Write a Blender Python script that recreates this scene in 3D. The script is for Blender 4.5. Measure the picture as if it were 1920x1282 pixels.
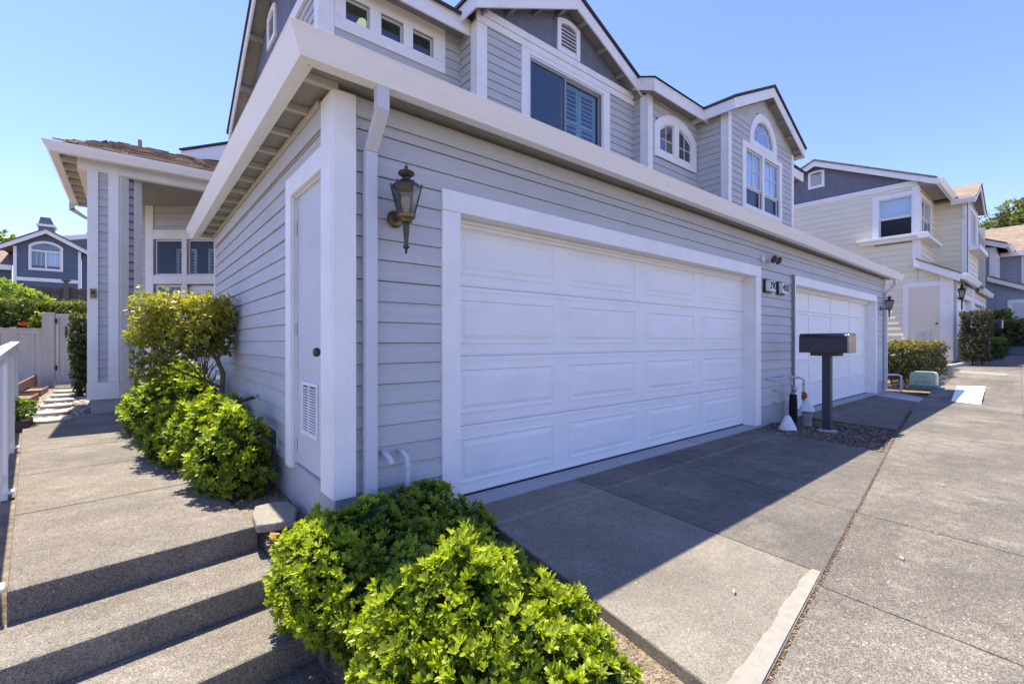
import bpy, bmesh, math, random
import numpy as np
from mathutils import Vector, Matrix
random.seed(7); RNG = np.random.default_rng(11)
for o in list(bpy.data.objects): bpy.data.objects.remove(o)
SC = bpy.context.scene; COL = SC.collection
R = math.radians

# ------------------------------------------------------------------ camera, sky, sun, exposure
cam = bpy.data.cameras.new('camera'); cam.lens = 16.125; cam.sensor_width = 36; cam.clip_start = 0.05; cam.clip_end = 2000
camo = bpy.data.objects.new('camera', cam); COL.objects.link(camo)
camo.location = (0, 0, 1.18); camo.rotation_euler = (R(90), 0, R(-39.72)); SC.camera = camo
SUN_DIR = Vector((-0.053, 0.385, 1.0)).normalized()
W = bpy.data.worlds.new('World'); SC.world = W; W.use_nodes = True
nt = W.node_tree; nt.nodes.clear()
sky = nt.nodes.new('ShaderNodeTexSky'); sky.sky_type = 'NISHITA'; sky.sun_disc = False
sky.sun_elevation = math.asin(SUN_DIR.z); sky.sun_rotation = math.atan2(SUN_DIR.x, SUN_DIR.y)
sky.air_density = 1.0; sky.dust_density = 0.1; sky.ozone_density = 3.5; sky.altitude = 50
bg = nt.nodes.new('ShaderNodeBackground'); bg.inputs['Strength'].default_value = 0.15
wo = nt.nodes.new('ShaderNodeOutputWorld')
tn = nt.nodes.new('ShaderNodeMix'); tn.data_type = 'RGBA'; tn.blend_type = 'MULTIPLY'; tn.inputs[0].default_value = 1.0; tn.inputs[7].default_value = (0.77, 0.72, 1.0, 1)
nt.links.new(sky.outputs[0], tn.inputs[6]); nt.links.new(tn.outputs[2], bg.inputs[0]); nt.links.new(bg.outputs[0], wo.inputs[0])
sl = bpy.data.lights.new('sun', 'SUN'); sl.energy = 4.6; sl.angle = R(0.53); sl.color = (1.0, 0.93, 0.80)
so = bpy.data.objects.new('sun', sl); COL.objects.link(so); so.location = (0, 20, 40)
so.rotation_euler = (-SUN_DIR).to_track_quat('-Z', 'Y').to_euler()
vs = SC.view_settings; vs.view_transform = 'Standard'; vs.look = 'None'; vs.exposure = 1.15; vs.gamma = 1; vs.use_curve_mapping = False
SC.render.engine = 'CYCLES'
SC.cycles.max_bounces = 8; SC.cycles.diffuse_bounces = 4; SC.cycles.transparent_max_bounces = 12

# ------------------------------------------------------------------ materials
MATS = {}
def N(nt, t, **kw):
    n = nt.nodes.new(t)
    for k, v in kw.items(): setattr(n, k, v)
    return n
def mat(name, col, rough=0.6, var=0.08, scale=6.0, stretch=(1, 1, 1), bump=0.0, bscale=60.0, bstretch=(1, 1, 1), spec=0.35,
        metal=0.0, dirt=None, dirt_amt=0.0, dirt_scale=2.5, objvar=0.0, coat=0.0):
    m = bpy.data.materials.new(name); m.use_nodes = True; MATS[name] = m
    nt = m.node_tree; b = nt.nodes['Principled BSDF']; L = nt.links.new
    b.inputs['Roughness'].default_value = rough; b.inputs['Specular IOR Level'].default_value = spec; b.inputs['Metallic'].default_value = metal
    if coat: b.inputs['Coat Weight'].default_value = coat
    geo = N(nt, 'ShaderNodeNewGeometry')
    vm = N(nt, 'ShaderNodeVectorMath', operation='MULTIPLY'); vm.inputs[1].default_value = stretch; L(geo.outputs['Position'], vm.inputs[0])
    nz = N(nt, 'ShaderNodeTexNoise'); nz.inputs['Scale'].default_value = scale; nz.inputs['Detail'].default_value = 6; L(vm.outputs[0], nz.inputs['Vector'])
    mr = N(nt, 'ShaderNodeMapRange'); mr.inputs[1].default_value = 0.3; mr.inputs[2].default_value = 0.7
    mr.inputs[3].default_value = 1 - var; mr.inputs[4].default_value = 1 + var; L(nz.outputs[0], mr.inputs[0])
    fac = mr.outputs[0]
    if objvar:
        oi = N(nt, 'ShaderNodeObjectInfo'); m2 = N(nt, 'ShaderNodeMapRange'); m2.inputs[3].default_value = 1 - objvar; m2.inputs[4].default_value = 1 + objvar
        L(oi.outputs['Random'], m2.inputs[0]); mu = N(nt, 'ShaderNodeMath', operation='MULTIPLY'); L(fac, mu.inputs[0]); L(m2.outputs[0], mu.inputs[1]); fac = mu.outputs[0]
    vc = N(nt, 'ShaderNodeVectorMath', operation='SCALE'); vc.inputs[0].default_value = col; L(fac, vc.inputs['Scale'])
    out = vc.outputs[0]
    if dirt:
        n2 = N(nt, 'ShaderNodeTexNoise'); n2.inputs['Scale'].default_value = dirt_scale; n2.inputs['Detail'].default_value = 9; n2.inputs['Roughness'].default_value = 0.68
        L(geo.outputs['Position'], n2.inputs['Vector'])
        r2 = N(nt, 'ShaderNodeMapRange'); r2.inputs[1].default_value = 0.5; r2.inputs[2].default_value = 0.78; r2.inputs[3].default_value = 0; r2.inputs[4].default_value = dirt_amt
        L(n2.outputs[0], r2.inputs[0])
        mx = N(nt, 'ShaderNodeMix', data_type='RGBA'); L(r2.outputs[0], mx.inputs[0]); L(out, mx.inputs[6]); mx.inputs[7].default_value = (*dirt, 1); out = mx.outputs[2]
    L(out, b.inputs['Base Color'])
    if bump:
        v3 = N(nt, 'ShaderNodeVectorMath', operation='MULTIPLY'); v3.inputs[1].default_value = bstretch; L(geo.outputs['Position'], v3.inputs[0])
        n3 = N(nt, 'ShaderNodeTexNoise'); n3.inputs['Scale'].default_value = bscale; n3.inputs['Detail'].default_value = 5; L(v3.outputs[0], n3.inputs['Vector'])
        bp = N(nt, 'ShaderNodeBump'); bp.inputs['Strength'].default_value = bump; bp.inputs['Distance'].default_value = 0.01
        L(n3.outputs[0], bp.inputs['Height']); L(bp.outputs[0], b.inputs['Normal'])
    return m
GR = (0.5, 0.5, 9)
mat('siding', (0.50, 0.498, 0.492), 0.62, 0.05, 3, GR, 0.55, 16, (0.6, 0.6, 7), dirt=(0.30, 0.30, 0.30), dirt_amt=0.22, dirt_scale=1.6, objvar=0.035)
mat('siding_cream', (0.78, 0.72, 0.54), 0.65, 0.05, 3, GR, 0.35, 16, (0.6, 0.6, 7), objvar=0.03)
mat('siding_slate', (0.15, 0.155, 0.185), 0.7, 0.1, 5, (1, 1, 0.3), 0.5, 22, (6, 6, 0.5), objvar=0.06)
mat('siding_blue', (0.105, 0.145, 0.19), 0.7, 0.06, 3, GR, objvar=0.04)
mat('siding_bluegrey', (0.30, 0.335, 0.40), 0.7, 0.05, 3, GR, objvar=0.04)
mat('trim', (0.83, 0.81, 0.775), 0.55, 0.035, 4, (1, 1, 1), 0.35, 40, (1, 1, 0.25), dirt=(0.5, 0.47, 0.42), dirt_amt=0.25, dirt_scale=3)
mat('gutter_paint', (0.83, 0.815, 0.80), 0.4, 0.03, 5, (0.4, 0.4, 4), 0.15, 30, (0.5, 0.5, 6), dirt=(0.62, 0.59, 0.54), dirt_amt=0.15)
mat('downspout_paint', (0.57, 0.575, 0.605), 0.4, 0.04, 4)
mat('door_white', (0.82, 0.805, 0.775), 0.45, 0.025, 3, (1, 1, 3), 0.12, 30, (0.5, 0.5, 8), dirt=(0.52, 0.5, 0.46), dirt_amt=0.18)
mat('closet_paint', (0.57, 0.575, 0.585), 0.55, 0.04, 3, dirt=(0.4, 0.4, 0.38), dirt_amt=0.2)
mat('cream_paint', (0.72, 0.66, 0.52), 0.55, 0.03, 3)
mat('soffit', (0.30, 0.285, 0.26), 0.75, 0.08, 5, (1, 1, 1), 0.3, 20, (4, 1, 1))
mat('rafter', (0.46, 0.44, 0.39), 0.7, 0.06, 6)
mat('foundation', (0.42, 0.41, 0.42), 0.85, 0.08, 5, bump=0.4, bscale=50, dirt=(0.2, 0.17, 0.14), dirt_amt=0.5, dirt_scale=5)
mat('sheathing', (0.21, 0.21, 0.22), 0.9, 0.02)
mat('interior', (0.10, 0.11, 0.13), 0.9, 0.02)
mat('shutter_white', (0.62, 0.65, 0.66), 0.5, 0.02)
mat('curtain', (0.75, 0.76, 0.78), 0.9, 0.05, 4, (6, 6, 0.3))
mat('shade_white', (0.8, 0.8, 0.8), 0.9, 0.02)
mat('sash', (0.72, 0.72, 0.72), 0.4, 0.02)
mat('sash_dark', (0.28, 0.29, 0.31), 0.4, 0.02)
mat('brass', (0.20, 0.15, 0.07), 0.42, 0.25, 30, metal=0.85, dirt=(0.05, 0.05, 0.045), dirt_amt=0.8, dirt_scale=25)
mat('bronze', (0.075, 0.07, 0.055), 0.45, 0.25, 30, metal=0.6)
mat('black_metal', (0.02, 0.02, 0.022), 0.4, 0.1)
mat('bulb', (0.85, 0.84, 0.78), 0.25, 0.01)
mat('galv', (0.33, 0.34, 0.35), 0.45, 0.15, 20, metal=0.5)
mat('brass_valve', (0.38, 0.12, 0.06), 0.45, 0.2, 30, metal=0.4)
mat('black_foam', (0.012, 0.012, 0.014), 0.8, 0.1, bump=0.3)
mat('white_plastic', (0.72, 0.73, 0.74), 0.4, 0.04, 8, dirt=(0.45, 0.4, 0.33), dirt_amt=0.3, dirt_scale=8)
mat('pipe_grey', (0.28, 0.27, 0.25), 0.7, 0.15, 10)
mat('mailbox_black', (0.016, 0.018, 0.024), 0.22, 0.05, spec=0.5, coat=0.3)
mat('mailbox_post', (0.045, 0.05, 0.06), 0.5, 0.1)
mat('mailbox_chrome', (0.30, 0.29, 0.27), 0.18, 0.1, metal=0.9)
mat('pedestal_green', (0.38, 0.47, 0.345), 0.5, 0.05)
mat('pedestal_dark', (0.12, 0.2, 0.17), 0.6, 0.05)
mat('label_white', (0.7, 0.72, 0.7), 0.5, 0.02)
mat('ink', (0.01, 0.01, 0.012), 0.6, 0.02)
mat('fence_grey', (0.50, 0.475, 0.43), 0.75, 0.07, 4, (4, 4, 0.5), 0.3, 20, (6, 6, 0.4), objvar=0.05)
mat('fence_wood', (0.13, 0.105, 0.085), 0.85, 0.15, 5, (4, 4, 0.5), 0.4, 20, (6, 6, 0.4), objvar=0.2)
mat('rail_white', (0.78, 0.79, 0.80), 0.45, 0.02)
mat('bark', (0.17, 0.115, 0.07), 0.85, 0.25, 25, (1, 1, 0.4), 0.6, 60)
mat('bark_dark', (0.06, 0.045, 0.035), 0.9, 0.2, 20)
mat('terracotta', (0.22, 0.12, 0.075), 0.8, 0.1, 10, bump=0.3)
mat('brick_red', (0.42, 0.17, 0.09), 0.85, 0.12, 30, bump=0.5)
mat('timber', (0.075, 0.062, 0.05), 0.9, 0.25, 8, (1, 1, 6), 0.5, 30)
mat('paver', (0.29, 0.265, 0.215), 0.9, 0.18, 40, bump=1.0, bscale=120, dirt=(0.22, 0.19, 0.15), dirt_amt=0.5, dirt_scale=9)
mat('stone_light', (0.42, 0.39, 0.33), 0.9, 0.15, 30, bump=1.0, bscale=90, dirt=(0.25, 0.21, 0.16), dirt_amt=0.5, dirt_scale=8)
mat('paint_white', (0.85, 0.84, 0.80), 0.7, 0.02, 5, dirt=(0.6, 0.58, 0.53), dirt_amt=0.2, dirt_scale=8)
mat('cement_light', (0.30, 0.275, 0.225), 0.9, 0.1, 20, bump=0.5, bscale=120)
mat('lamp_shade', (0.9, 0.75, 0.4), 0.5, 0.02)
b_ = MATS['lamp_shade'].node_tree.nodes['Principled BSDF']; b_.inputs['Emission Color'].default_value = (1, 0.72, 0.25, 1); b_.inputs['Emission Strength'].default_value = 2.5
mat('dead_leaf', (0.16, 0.09, 0.05), 0.8, 0.3, 40)
mat('flower_red', (0.7, 0.06, 0.02), 0.6, 0.1)
mat('hose_black', (0.02, 0.02, 0.022), 0.5, 0.05)
mat('roof_dark', (0.05, 0.048, 0.05), 0.9, 0.2, 10, bump=0.3)
mat('shake', (0.30, 0.215, 0.155), 0.9, 0.2, 12, (5, 1, 1), 0.5, 30, (6, 1, 1), objvar=0.3)

def concrete(name, col, dark, light, stain_line=False, ag=0.5):
    m = bpy.data.materials.new(name); m.use_nodes = True; MATS[name] = m
    nt = m.node_tree; b = nt.nodes['Principled BSDF']; L = nt.links.new
    b.inputs['Roughness'].default_value = 0.88; b.inputs['Specular IOR Level'].default_value = 0.25
    geo = N(nt, 'ShaderNodeNewGeometry'); P = geo.outputs['Position']
    def noise(s, d=6, r=0.6):
        n = N(nt, 'ShaderNodeTexNoise'); n.inputs['Scale'].default_value = s; n.inputs['Detail'].default_value = d; n.inputs['Roughness'].default_value = r; L(P, n.inputs['Vector']); return n.outputs[0]
    def rng(i, a, bb, c, d):
        r = N(nt, 'ShaderNodeMapRange'); r.inputs[1].default_value = a; r.inputs[2].default_value = bb; r.inputs[3].default_value = c; r.inputs[4].default_value = d; L(i, r.inputs[0]); return r.outputs[0]
    def mix(f, a, bb):
        x = N(nt, 'ShaderNodeMix', data_type='RGBA'); L(f, x.inputs[0])
        for s, v in ((6, a), (7, bb)):
            if isinstance(v, tuple): x.inputs[s].default_value = (*v, 1)
            else: L(v, x.inputs[s])
        return x.outputs[2]
    c = mix(rng(noise(1.1, 8, 0.65), 0.35, 0.68, 0, 1), col, dark)
    c = mix(rng(noise(0.7, 12, 0.74), 0.49, 0.68, 0, 0.75), c, light)
    c = mix(rng(noise(3.1, 10, 0.72), 0.52, 0.72, 0, 0.5), c, light)
    c = mix(rng(noise(11, 9, 0.75), 0.42, 0.70, 0, 0.7), c, dark)
    sv = N(nt, 'ShaderNodeVectorMath', operation='MULTIPLY'); sv.inputs[1].default_value = (0.35, 2.6, 1); L(P, sv.inputs[0])
    sn = N(nt, 'ShaderNodeTexNoise'); sn.inputs['Scale'].default_value = 1.6; sn.inputs['Detail'].default_value = 9; sn.inputs['Roughness'].default_value = 0.7; L(sv.outputs[0], sn.inputs['Vector'])
    c = mix(rng(sn.outputs[0], 0.5, 0.72, 0, 0.55), c, dark)
    c = mix(rng(noise(2.3, 4, 0.5), 0.70, 0.76, 0, 0.5), c, (0.05, 0.045, 0.04))
    vo = N(nt, 'ShaderNodeTexVoronoi'); vo.inputs['Scale'].default_value = 210; L(P, vo.inputs['Vector'])
    vr = N(nt, 'ShaderNodeTexWhiteNoise'); L(vo.outputs['Color'], vr.inputs['Vector'])
    sp = rng(vr.outputs['Value'], 0.0, 1.0, 0.40, 1.60)
    sc = N(nt, 'ShaderNodeMix', data_type='FLOAT'); sc.inputs[0].default_value = ag; sc.inputs[2].default_value = 1.0; L(sp, sc.inputs[3])
    v2 = N(nt, 'ShaderNodeTexVoronoi'); v2.inputs['Scale'].default_value = 62; L(P, v2.inputs['Vector'])
    w2 = N(nt, 'ShaderNodeTexWhiteNoise'); L(v2.outputs['Color'], w2.inputs['Vector'])
    s2 = rng(w2.outputs['Value'], 0.84, 0.95, 0, 1.0); d2 = rng(v2.outputs['Distance'], 0.15, 0.3, 1, 0)
    mu = N(nt, 'ShaderNodeMath', operation='MULTIPLY'); L(s2, mu.inputs[0]); L(d2, mu.inputs[1])
    m2 = N(nt, 'ShaderNodeMath', operation='MULTIPLY'); L(mu.outputs[0], m2.inputs[0]); m2.inputs[1].default_value = 0.75 * ag
    c = mix(m2.outputs[0], c, (0.55, 0.52, 0.46))
    scl = N(nt, 'ShaderNodeVectorMath', operation='SCALE'); L(c, scl.inputs[0]); L(sc.outputs[0], scl.inputs['Scale']); c = scl.outputs[0]
    if stain_line:   # pale mineral bloom left along a line before the garage door
        sx = N(nt, 'ShaderNodeSeparateXYZ'); L(P, sx.inputs[0])
        a = N(nt, 'ShaderNodeMath', operation='SUBTRACT'); L(sx.outputs[1], a.inputs[0]); a.inputs[1].default_value = 2.36
        ab = N(nt, 'ShaderNodeMath', operation='ABSOLUTE'); L(a.outputs[0], ab.inputs[0])
        f = rng(ab.outputs[0], 0.006, 0.03, 1, 0); g = rng(noise(4, 8, 0.75), 0.42, 0.7, 0.0, 0.55)
        fm = N(nt, 'ShaderNodeMath', operation='MULTIPLY'); L(f, fm.inputs[0]); L(g, fm.inputs[1]); c = mix(fm.outputs[0], c, (0.42, 0.41, 0.40))
    L(c, b.inputs['Base Color'])
    bp = N(nt, 'ShaderNodeBump'); bp.inputs['Strength'].default_value = 0.35; bp.inputs['Distance'].default_value = 0.006; L(noise(160, 4), bp.inputs['Height']); L(bp.outputs[0], b.inputs['Normal'])
    return m
concrete('conc_walk', (0.218, 0.188, 0.148), (0.138, 0.119, 0.095), (0.30, 0.268, 0.22), ag=0.8)
concrete('conc_drive', (0.168, 0.149, 0.122), (0.095, 0.085, 0.072), (0.26, 0.232, 0.19), True, ag=0.65)
concrete('conc_drive_pale', (0.245, 0.214, 0.168), (0.16, 0.14, 0.112), (0.315, 0.282, 0.225), True, ag=0.55)
concrete('conc_alley', (0.19, 0.167, 0.134), (0.105, 0.093, 0.077), (0.34, 0.305, 0.245), ag=0.9)
concrete('conc_strip', (0.42, 0.41, 0.40), (0.34, 0.33, 0.33), (0.5, 0.49, 0.48), ag=0.15)
concrete('conc_riser', (0.17, 0.16, 0.15), (0.11, 0.105, 0.10), (0.24, 0.225, 0.2), ag=0.6)
mat('soil', (0.20, 0.155, 0.105), 0.95, 0.4, 12, bump=1.0, bscale=40, dirt=(0.30, 0.25, 0.18), dirt_amt=0.8, dirt_scale=6)
mat('gravel', (0.30, 0.275, 0.235), 0.9, 0.3, 25, objvar=0.0)
mat('chip', (0.22, 0.16, 0.11), 0.9, 0.35, 30)
mat('grass_far', (0.10, 0.11, 0.05), 0.95, 0.4, 3)

def glass(name, tint=(0.75, 0.8, 0.85), refl=1.0, rough=0.02):
    m = bpy.data.materials.new(name); m.use_nodes = True; MATS[name] = m
    nt = m.node_tree; nt.nodes.clear(); L = nt.links.new
    out = N(nt, 'ShaderNodeOutputMaterial'); tr = N(nt, 'ShaderNodeBsdfTransparent'); tr.inputs[0].default_value = (*tint, 1)
    gl = N(nt, 'ShaderNodeBsdfGlossy'); gl.inputs['Roughness'].default_value = rough
    lw = N(nt, 'ShaderNodeLayerWeight'); lw.inputs[0].default_value = 0.5
    pw = N(nt, 'ShaderNodeMath', operation='POWER'); pw.inputs[1].default_value = 5; L(lw.outputs['Facing'], pw.inputs[0])
    ma = N(nt, 'ShaderNodeMath', operation='MULTIPLY_ADD'); ma.inputs[1].default_value = 0.96; ma.inputs[2].default_value = 0.04; L(pw.outputs[0], ma.inputs[0])
    mu = N(nt, 'ShaderNodeMath', operation='MULTIPLY', use_clamp=True); mu.inputs[1].default_value = refl; L(ma.outputs[0], mu.inputs[0])
    mx = N(nt, 'ShaderNodeMixShader'); L(mu.outputs[0], mx.inputs[0]); L(tr.outputs[0], mx.inputs[1]); L(gl.outputs[0], mx.inputs[2]); L(mx.outputs[0], out.inputs[0])
glass('glass', (0.88, 0.92, 0.94), 2.6)
glass('glass_teal', (0.72, 0.82, 0.85), 2.4)
glass('glass_porch', (0.85, 0.88, 0.88), 0.7)
glass('glass_dark', (0.32, 0.42, 0.52), 3.6)
glass('glass_screen', (0.16, 0.20, 0.25), 1.2, 0.25)
glass('glass_lantern', (0.55, 0.55, 0.52), 2.2, 0.1)

def leafmat(name, dark, light, trans=0.35, rough=0.42):
    m = bpy.data.materials.new(name); m.use_nodes = True; MATS[name] = m
    nt = m.node_tree; nt.nodes.clear(); L = nt.links.new
    out = N(nt, 'ShaderNodeOutputMaterial'); at = N(nt, 'ShaderNodeAttribute', attribute_name='tint')
    mx = N(nt, 'ShaderNodeMix', data_type='RGBA'); L(at.outputs['Fac'], mx.inputs[0]); mx.inputs[6].default_value = (*dark, 1); mx.inputs[7].default_value = (*light, 1)
    pr = N(nt, 'ShaderNodeBsdfPrincipled'); pr.inputs['Roughness'].default_value = rough; pr.inputs['Specular IOR Level'].default_value = 0.4; L(mx.outputs[2], pr.inputs['Base Color'])
    tl = N(nt, 'ShaderNodeBsdfTranslucent'); mc = N(nt, 'ShaderNodeMix', data_type='RGBA', blend_type='MULTIPLY'); mc.inputs[0].default_value = 1
    L(mx.outputs[2], mc.inputs[6]); mc.inputs[7].default_value = (1.6, 1.7, 0.5, 1); L(mc.outputs[2], tl.inputs[0])
    ms = N(nt, 'ShaderNodeMixShader'); ms.inputs[0].default_value = trans; L(pr.outputs[0], ms.inputs[1]); L(tl.outputs[0], ms.inputs[2]); L(ms.outputs[0], out.inputs[0])
leafmat('leaf_pitto', (0.03, 0.075, 0.014), (0.40, 0.46, 0.03), .38)
leafmat('leaf_camellia', (0.075, 0.10, 0.025), (0.40, 0.37, 0.05), 0.35, 0.35)
leafmat('leaf_hedge', (0.03, 0.05, 0.014), (0.17, 0.19, 0.03), 0.3)
leafmat('leaf_hedge_red', (0.04, 0.05, 0.018), (0.26, 0.20, 0.05), 0.3)
leafmat('leaf_dull', (0.04, 0.042, 0.018), (0.13, 0.115, 0.045), 0.2, 0.75)
leafmat('leaf_bright', (0.06, 0.11, 0.02), (0.28, 0.34, 0.05), 0.4)
leafmat('leaf_tree', (0.05, 0.07, 0.025), (0.22, 0.24, 0.09), 0.3, .6)
leafmat('leaf_blade', (0.03, 0.06, 0.02), (0.09, 0.14, 0.06), 0.2)

# shingle roof seen from far: courses and tabs as fine relief and colour
def shingle_mat(name, c1, c2):
    m = bpy.data.materials.new(name); m.use_nodes = True; MATS[name] = m
    nt = m.node_tree; b = nt.nodes['Principled BSDF']; L = nt.links.new; b.inputs['Roughness'].default_value = 0.95
    geo = N(nt, 'ShaderNodeNewGeometry'); vm = N(nt, 'ShaderNodeVectorMath', operation='MULTIPLY'); vm.inputs[1].default_value = (1, 1, 2.2); L(geo.outputs['Position'], vm.inputs[0])
    vo = N(nt, 'ShaderNodeTexVoronoi'); vo.inputs['Scale'].default_value = 4.2; L(vm.outputs[0], vo.inputs['Vector'])
    mx = N(nt, 'ShaderNodeMix', data_type='RGBA'); L(vo.outputs['Color'], mx.inputs[0]); mx.inputs[6].default_value = (*c1, 1); mx.inputs[7].default_value = (*c2, 1); L(mx.outputs[2], b.inputs['Base Color'])
shingle_mat('shingle_tan', (0.17, 0.125, 0.09), (0.29, 0.225, 0.16))
shingle_mat('shingle_brown', (0.16, 0.115, 0.085), (0.30, 0.22, 0.16))

# ------------------------------------------------------------------ mesh helpers
PW = {}   # world matrix of every object that has children
def link(o, parent=None, world=None):
    COL.objects.link(o); w = world if world is not None else o.matrix_basis.copy(); PW[o.name] = w
    if parent is not None:
        o.parent = parent; o.matrix_parent_inverse = PW[parent.name].inverted()
    return o
def thing(name, loc, label, cat, group=None):
    o = bpy.data.objects.new(name, None); o.empty_display_size = 0.2; o.location = loc
    link(o, None, Matrix.Translation(loc)); return tag(o, label, cat, group)
def tag(o, label=None, cat=None, group=None, kind=None):
    if label: o['label'] = label
    if cat: o['category'] = cat
    if group: o['group'] = group
    if kind: o['kind'] = kind
    return o
class MB:
    def __init__(s): s.v = []; s.f = []
    def add(s, vs, fs):
        k = len(s.v); s.v += [tuple(v) for v in vs]; s.f += [tuple(i + k for i in f) for f in fs]; return s
    def hexa(s, p):  # p: 4 bottom (ccw from above), 4 top
        return s.add(p, [(3, 2, 1, 0), (4, 5, 6, 7), (0, 1, 5, 4), (1, 2, 6, 5), (2, 3, 7, 6), (3, 0, 4, 7)])
    def box(s, x0, x1, y0, y1, z0, z1):
        return s.hexa([(x0, y0, z0), (x1, y0, z0), (x1, y1, z0), (x0, y1, z0), (x0, y0, z1), (x1, y0, z1), (x1, y1, z1), (x0, y1, z1)])
    def prism(s, poly, ext):
        n = len(poly); e = Vector(ext); a = [Vector(p) for p in poly]; b = [p + e for p in a]
        nrm = sum(((a[i]).cross(a[(i + 1) % n]) for i in range(n)), Vector())
        fs = [tuple(range(n)), tuple(range(2 * n - 1, n - 1, -1))] + [(i, i + n, (i + 1) % n + n, (i + 1) % n) for i in range(n)]
        if nrm.dot(e) > 0: fs = [tuple(reversed(f)) for f in fs]
        return s.add(a + b, fs)
    def ring(s, outer, inner, ext):   # extruded band between two closed polylines of equal count
        n = len(outer); e = Vector(ext); o = [Vector(p) for p in outer]; i_ = [Vector(p) for p in inner]
        vs = o + i_ + [p + e for p in o] + [p + e for p in i_]; fs = []
        for k in range(n):
            j = (k + 1) % n
            fs += [(k, j, n + j, n + k), (2 * n + k, 3 * n + k, 3 * n + j, 2 * n + j), (k, 2 * n + k, 2 * n + j, j), (n + k, n + j, 3 * n + j, 3 * n + k)]
        return s.add(vs, fs)
    def tube(s, path, r, n=8, cap=True):
        path = [Vector(p) for p in path]; rs = r if isinstance(r, (list, tuple)) else [r] * len(path)
        k0 = len(s.v); up = Vector((0, 0, 1)); fs = []; vs = []
        d0 = (path[1] - path[0]).normalized(); a = d0.cross(Vector((0, 0, 1)) if abs(d0.z) < 0.9 else Vector((1, 0, 0))).normalized()
        for i, p in enumerate(path):
            d = (path[min(i + 1, len(path) - 1)] - path[max(i - 1, 0)]).normalized()
            a = (a - d * a.dot(d)).normalized(); b = d.cross(a)
            vs += [p + (a * math.cos(2 * math.pi * q / n) + b * math.sin(2 * math.pi * q / n)) * rs[i] for q in range(n)]
        for i in range(len(path) - 1):
            for q in range(n):
                q2 = (q + 1) % n; fs.append((i * n + q, i * n + q2, (i + 1) * n + q2, (i + 1) * n + q))
        if cap: fs += [tuple(reversed(range(n))), tuple(range((len(path) - 1) * n, len(path) * n))]
        return s.add(vs, fs)
    def lathe(s, prof, c, n=16, rot=0.0, axis=None):  # prof: (r, z) list
        c = Vector(c); vs = []; fs = []
        for r, z in prof:
            for q in range(n):
                a = rot + 2 * math.pi * q / n; v = Vector((r * math.cos(a), r * math.sin(a), z))
                if axis is not None: v = axis @ v
                vs.append(c + v)
        for i in range(len(prof) - 1):
            for q in range(n):
                q2 = (q + 1) % n; fs.append((i * n + q, i * n + q2, (i + 1) * n + q2, (i + 1) * n + q))
        fs += [tuple(reversed(range(n))), tuple(range((len(prof) - 1) * n, len(prof) * n))]
        return s.add(vs, fs)
    def build(s, name, m, parent=None, bevel=0.0, smooth=False, seg=2):
        v = np.array(s.v, dtype=float); c = (v.min(0) + v.max(0)) / 2; c[2] = v[:, 2].min()
        me = bpy.data.meshes.new(name); me.from_pydata((v - c).tolist(), [], s.f); me.validate()
        me.materials.append(MATS[m])
        bm = bmesh.new(); bm.from_mesh(me); bmesh.ops.recalc_face_normals(bm, faces=bm.faces); bm.to_mesh(me); bm.free()
        if smooth:
            for p in me.polygons: p.use_smooth = True
            try: me.set_sharp_from_angle(angle=R(38))
            except Exception: pass
        o = bpy.data.objects.new(name, me); o.location = c
        if bevel:
            bv = o.modifiers.new('bevel', 'BEVEL'); bv.width = bevel; bv.segments = seg; bv.limit_method = 'ANGLE'; bv.angle_limit = R(35)
        return link(o, parent, Matrix.Translation(c))
class Frame:   # wall frame: a along the wall, n outward, z up
    def __init__(s, x, y, ang): s.p = Vector((x, y, 0)); s.t = R(ang); s.a = Vector((math.cos(s.t), math.sin(s.t), 0)); s.n = Vector((math.sin(s.t), -math.cos(s.t), 0))
    def P(s, a, n, z): return s.p + s.a * a + s.n * n + Vector((0, 0, z))
    def box(s, mb, a0, a1, n0, n1, z0, z1):
        return mb.hexa([s.P(a0, n1, z0), s.P(a1, n1, z0), s.P(a1, n0, z0), s.P(a0, n0, z0), s.P(a0, n1, z1), s.P(a1, n1, z1), s.P(a1, n0, z1), s.P(a0, n0, z1)])
    def part(s, name, m, parent, a0, a1, n0, n1, z0, z1, bevel=0.003): return s.box(MB(), a0, a1, n0, n1, z0, z1).build(name, m, parent, bevel)
    def poly(s, mb, pts, n0, n1): return mb.prism([s.P(a, n0, z) for a, z in pts], s.n * (n1 - n0))
    def ring(s, mb, o, i, n0, n1): return mb.ring([s.P(a, n0, z) for a, z in o], [s.P(a, n0, z) for a, z in i], s.n * (n1 - n0))

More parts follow.
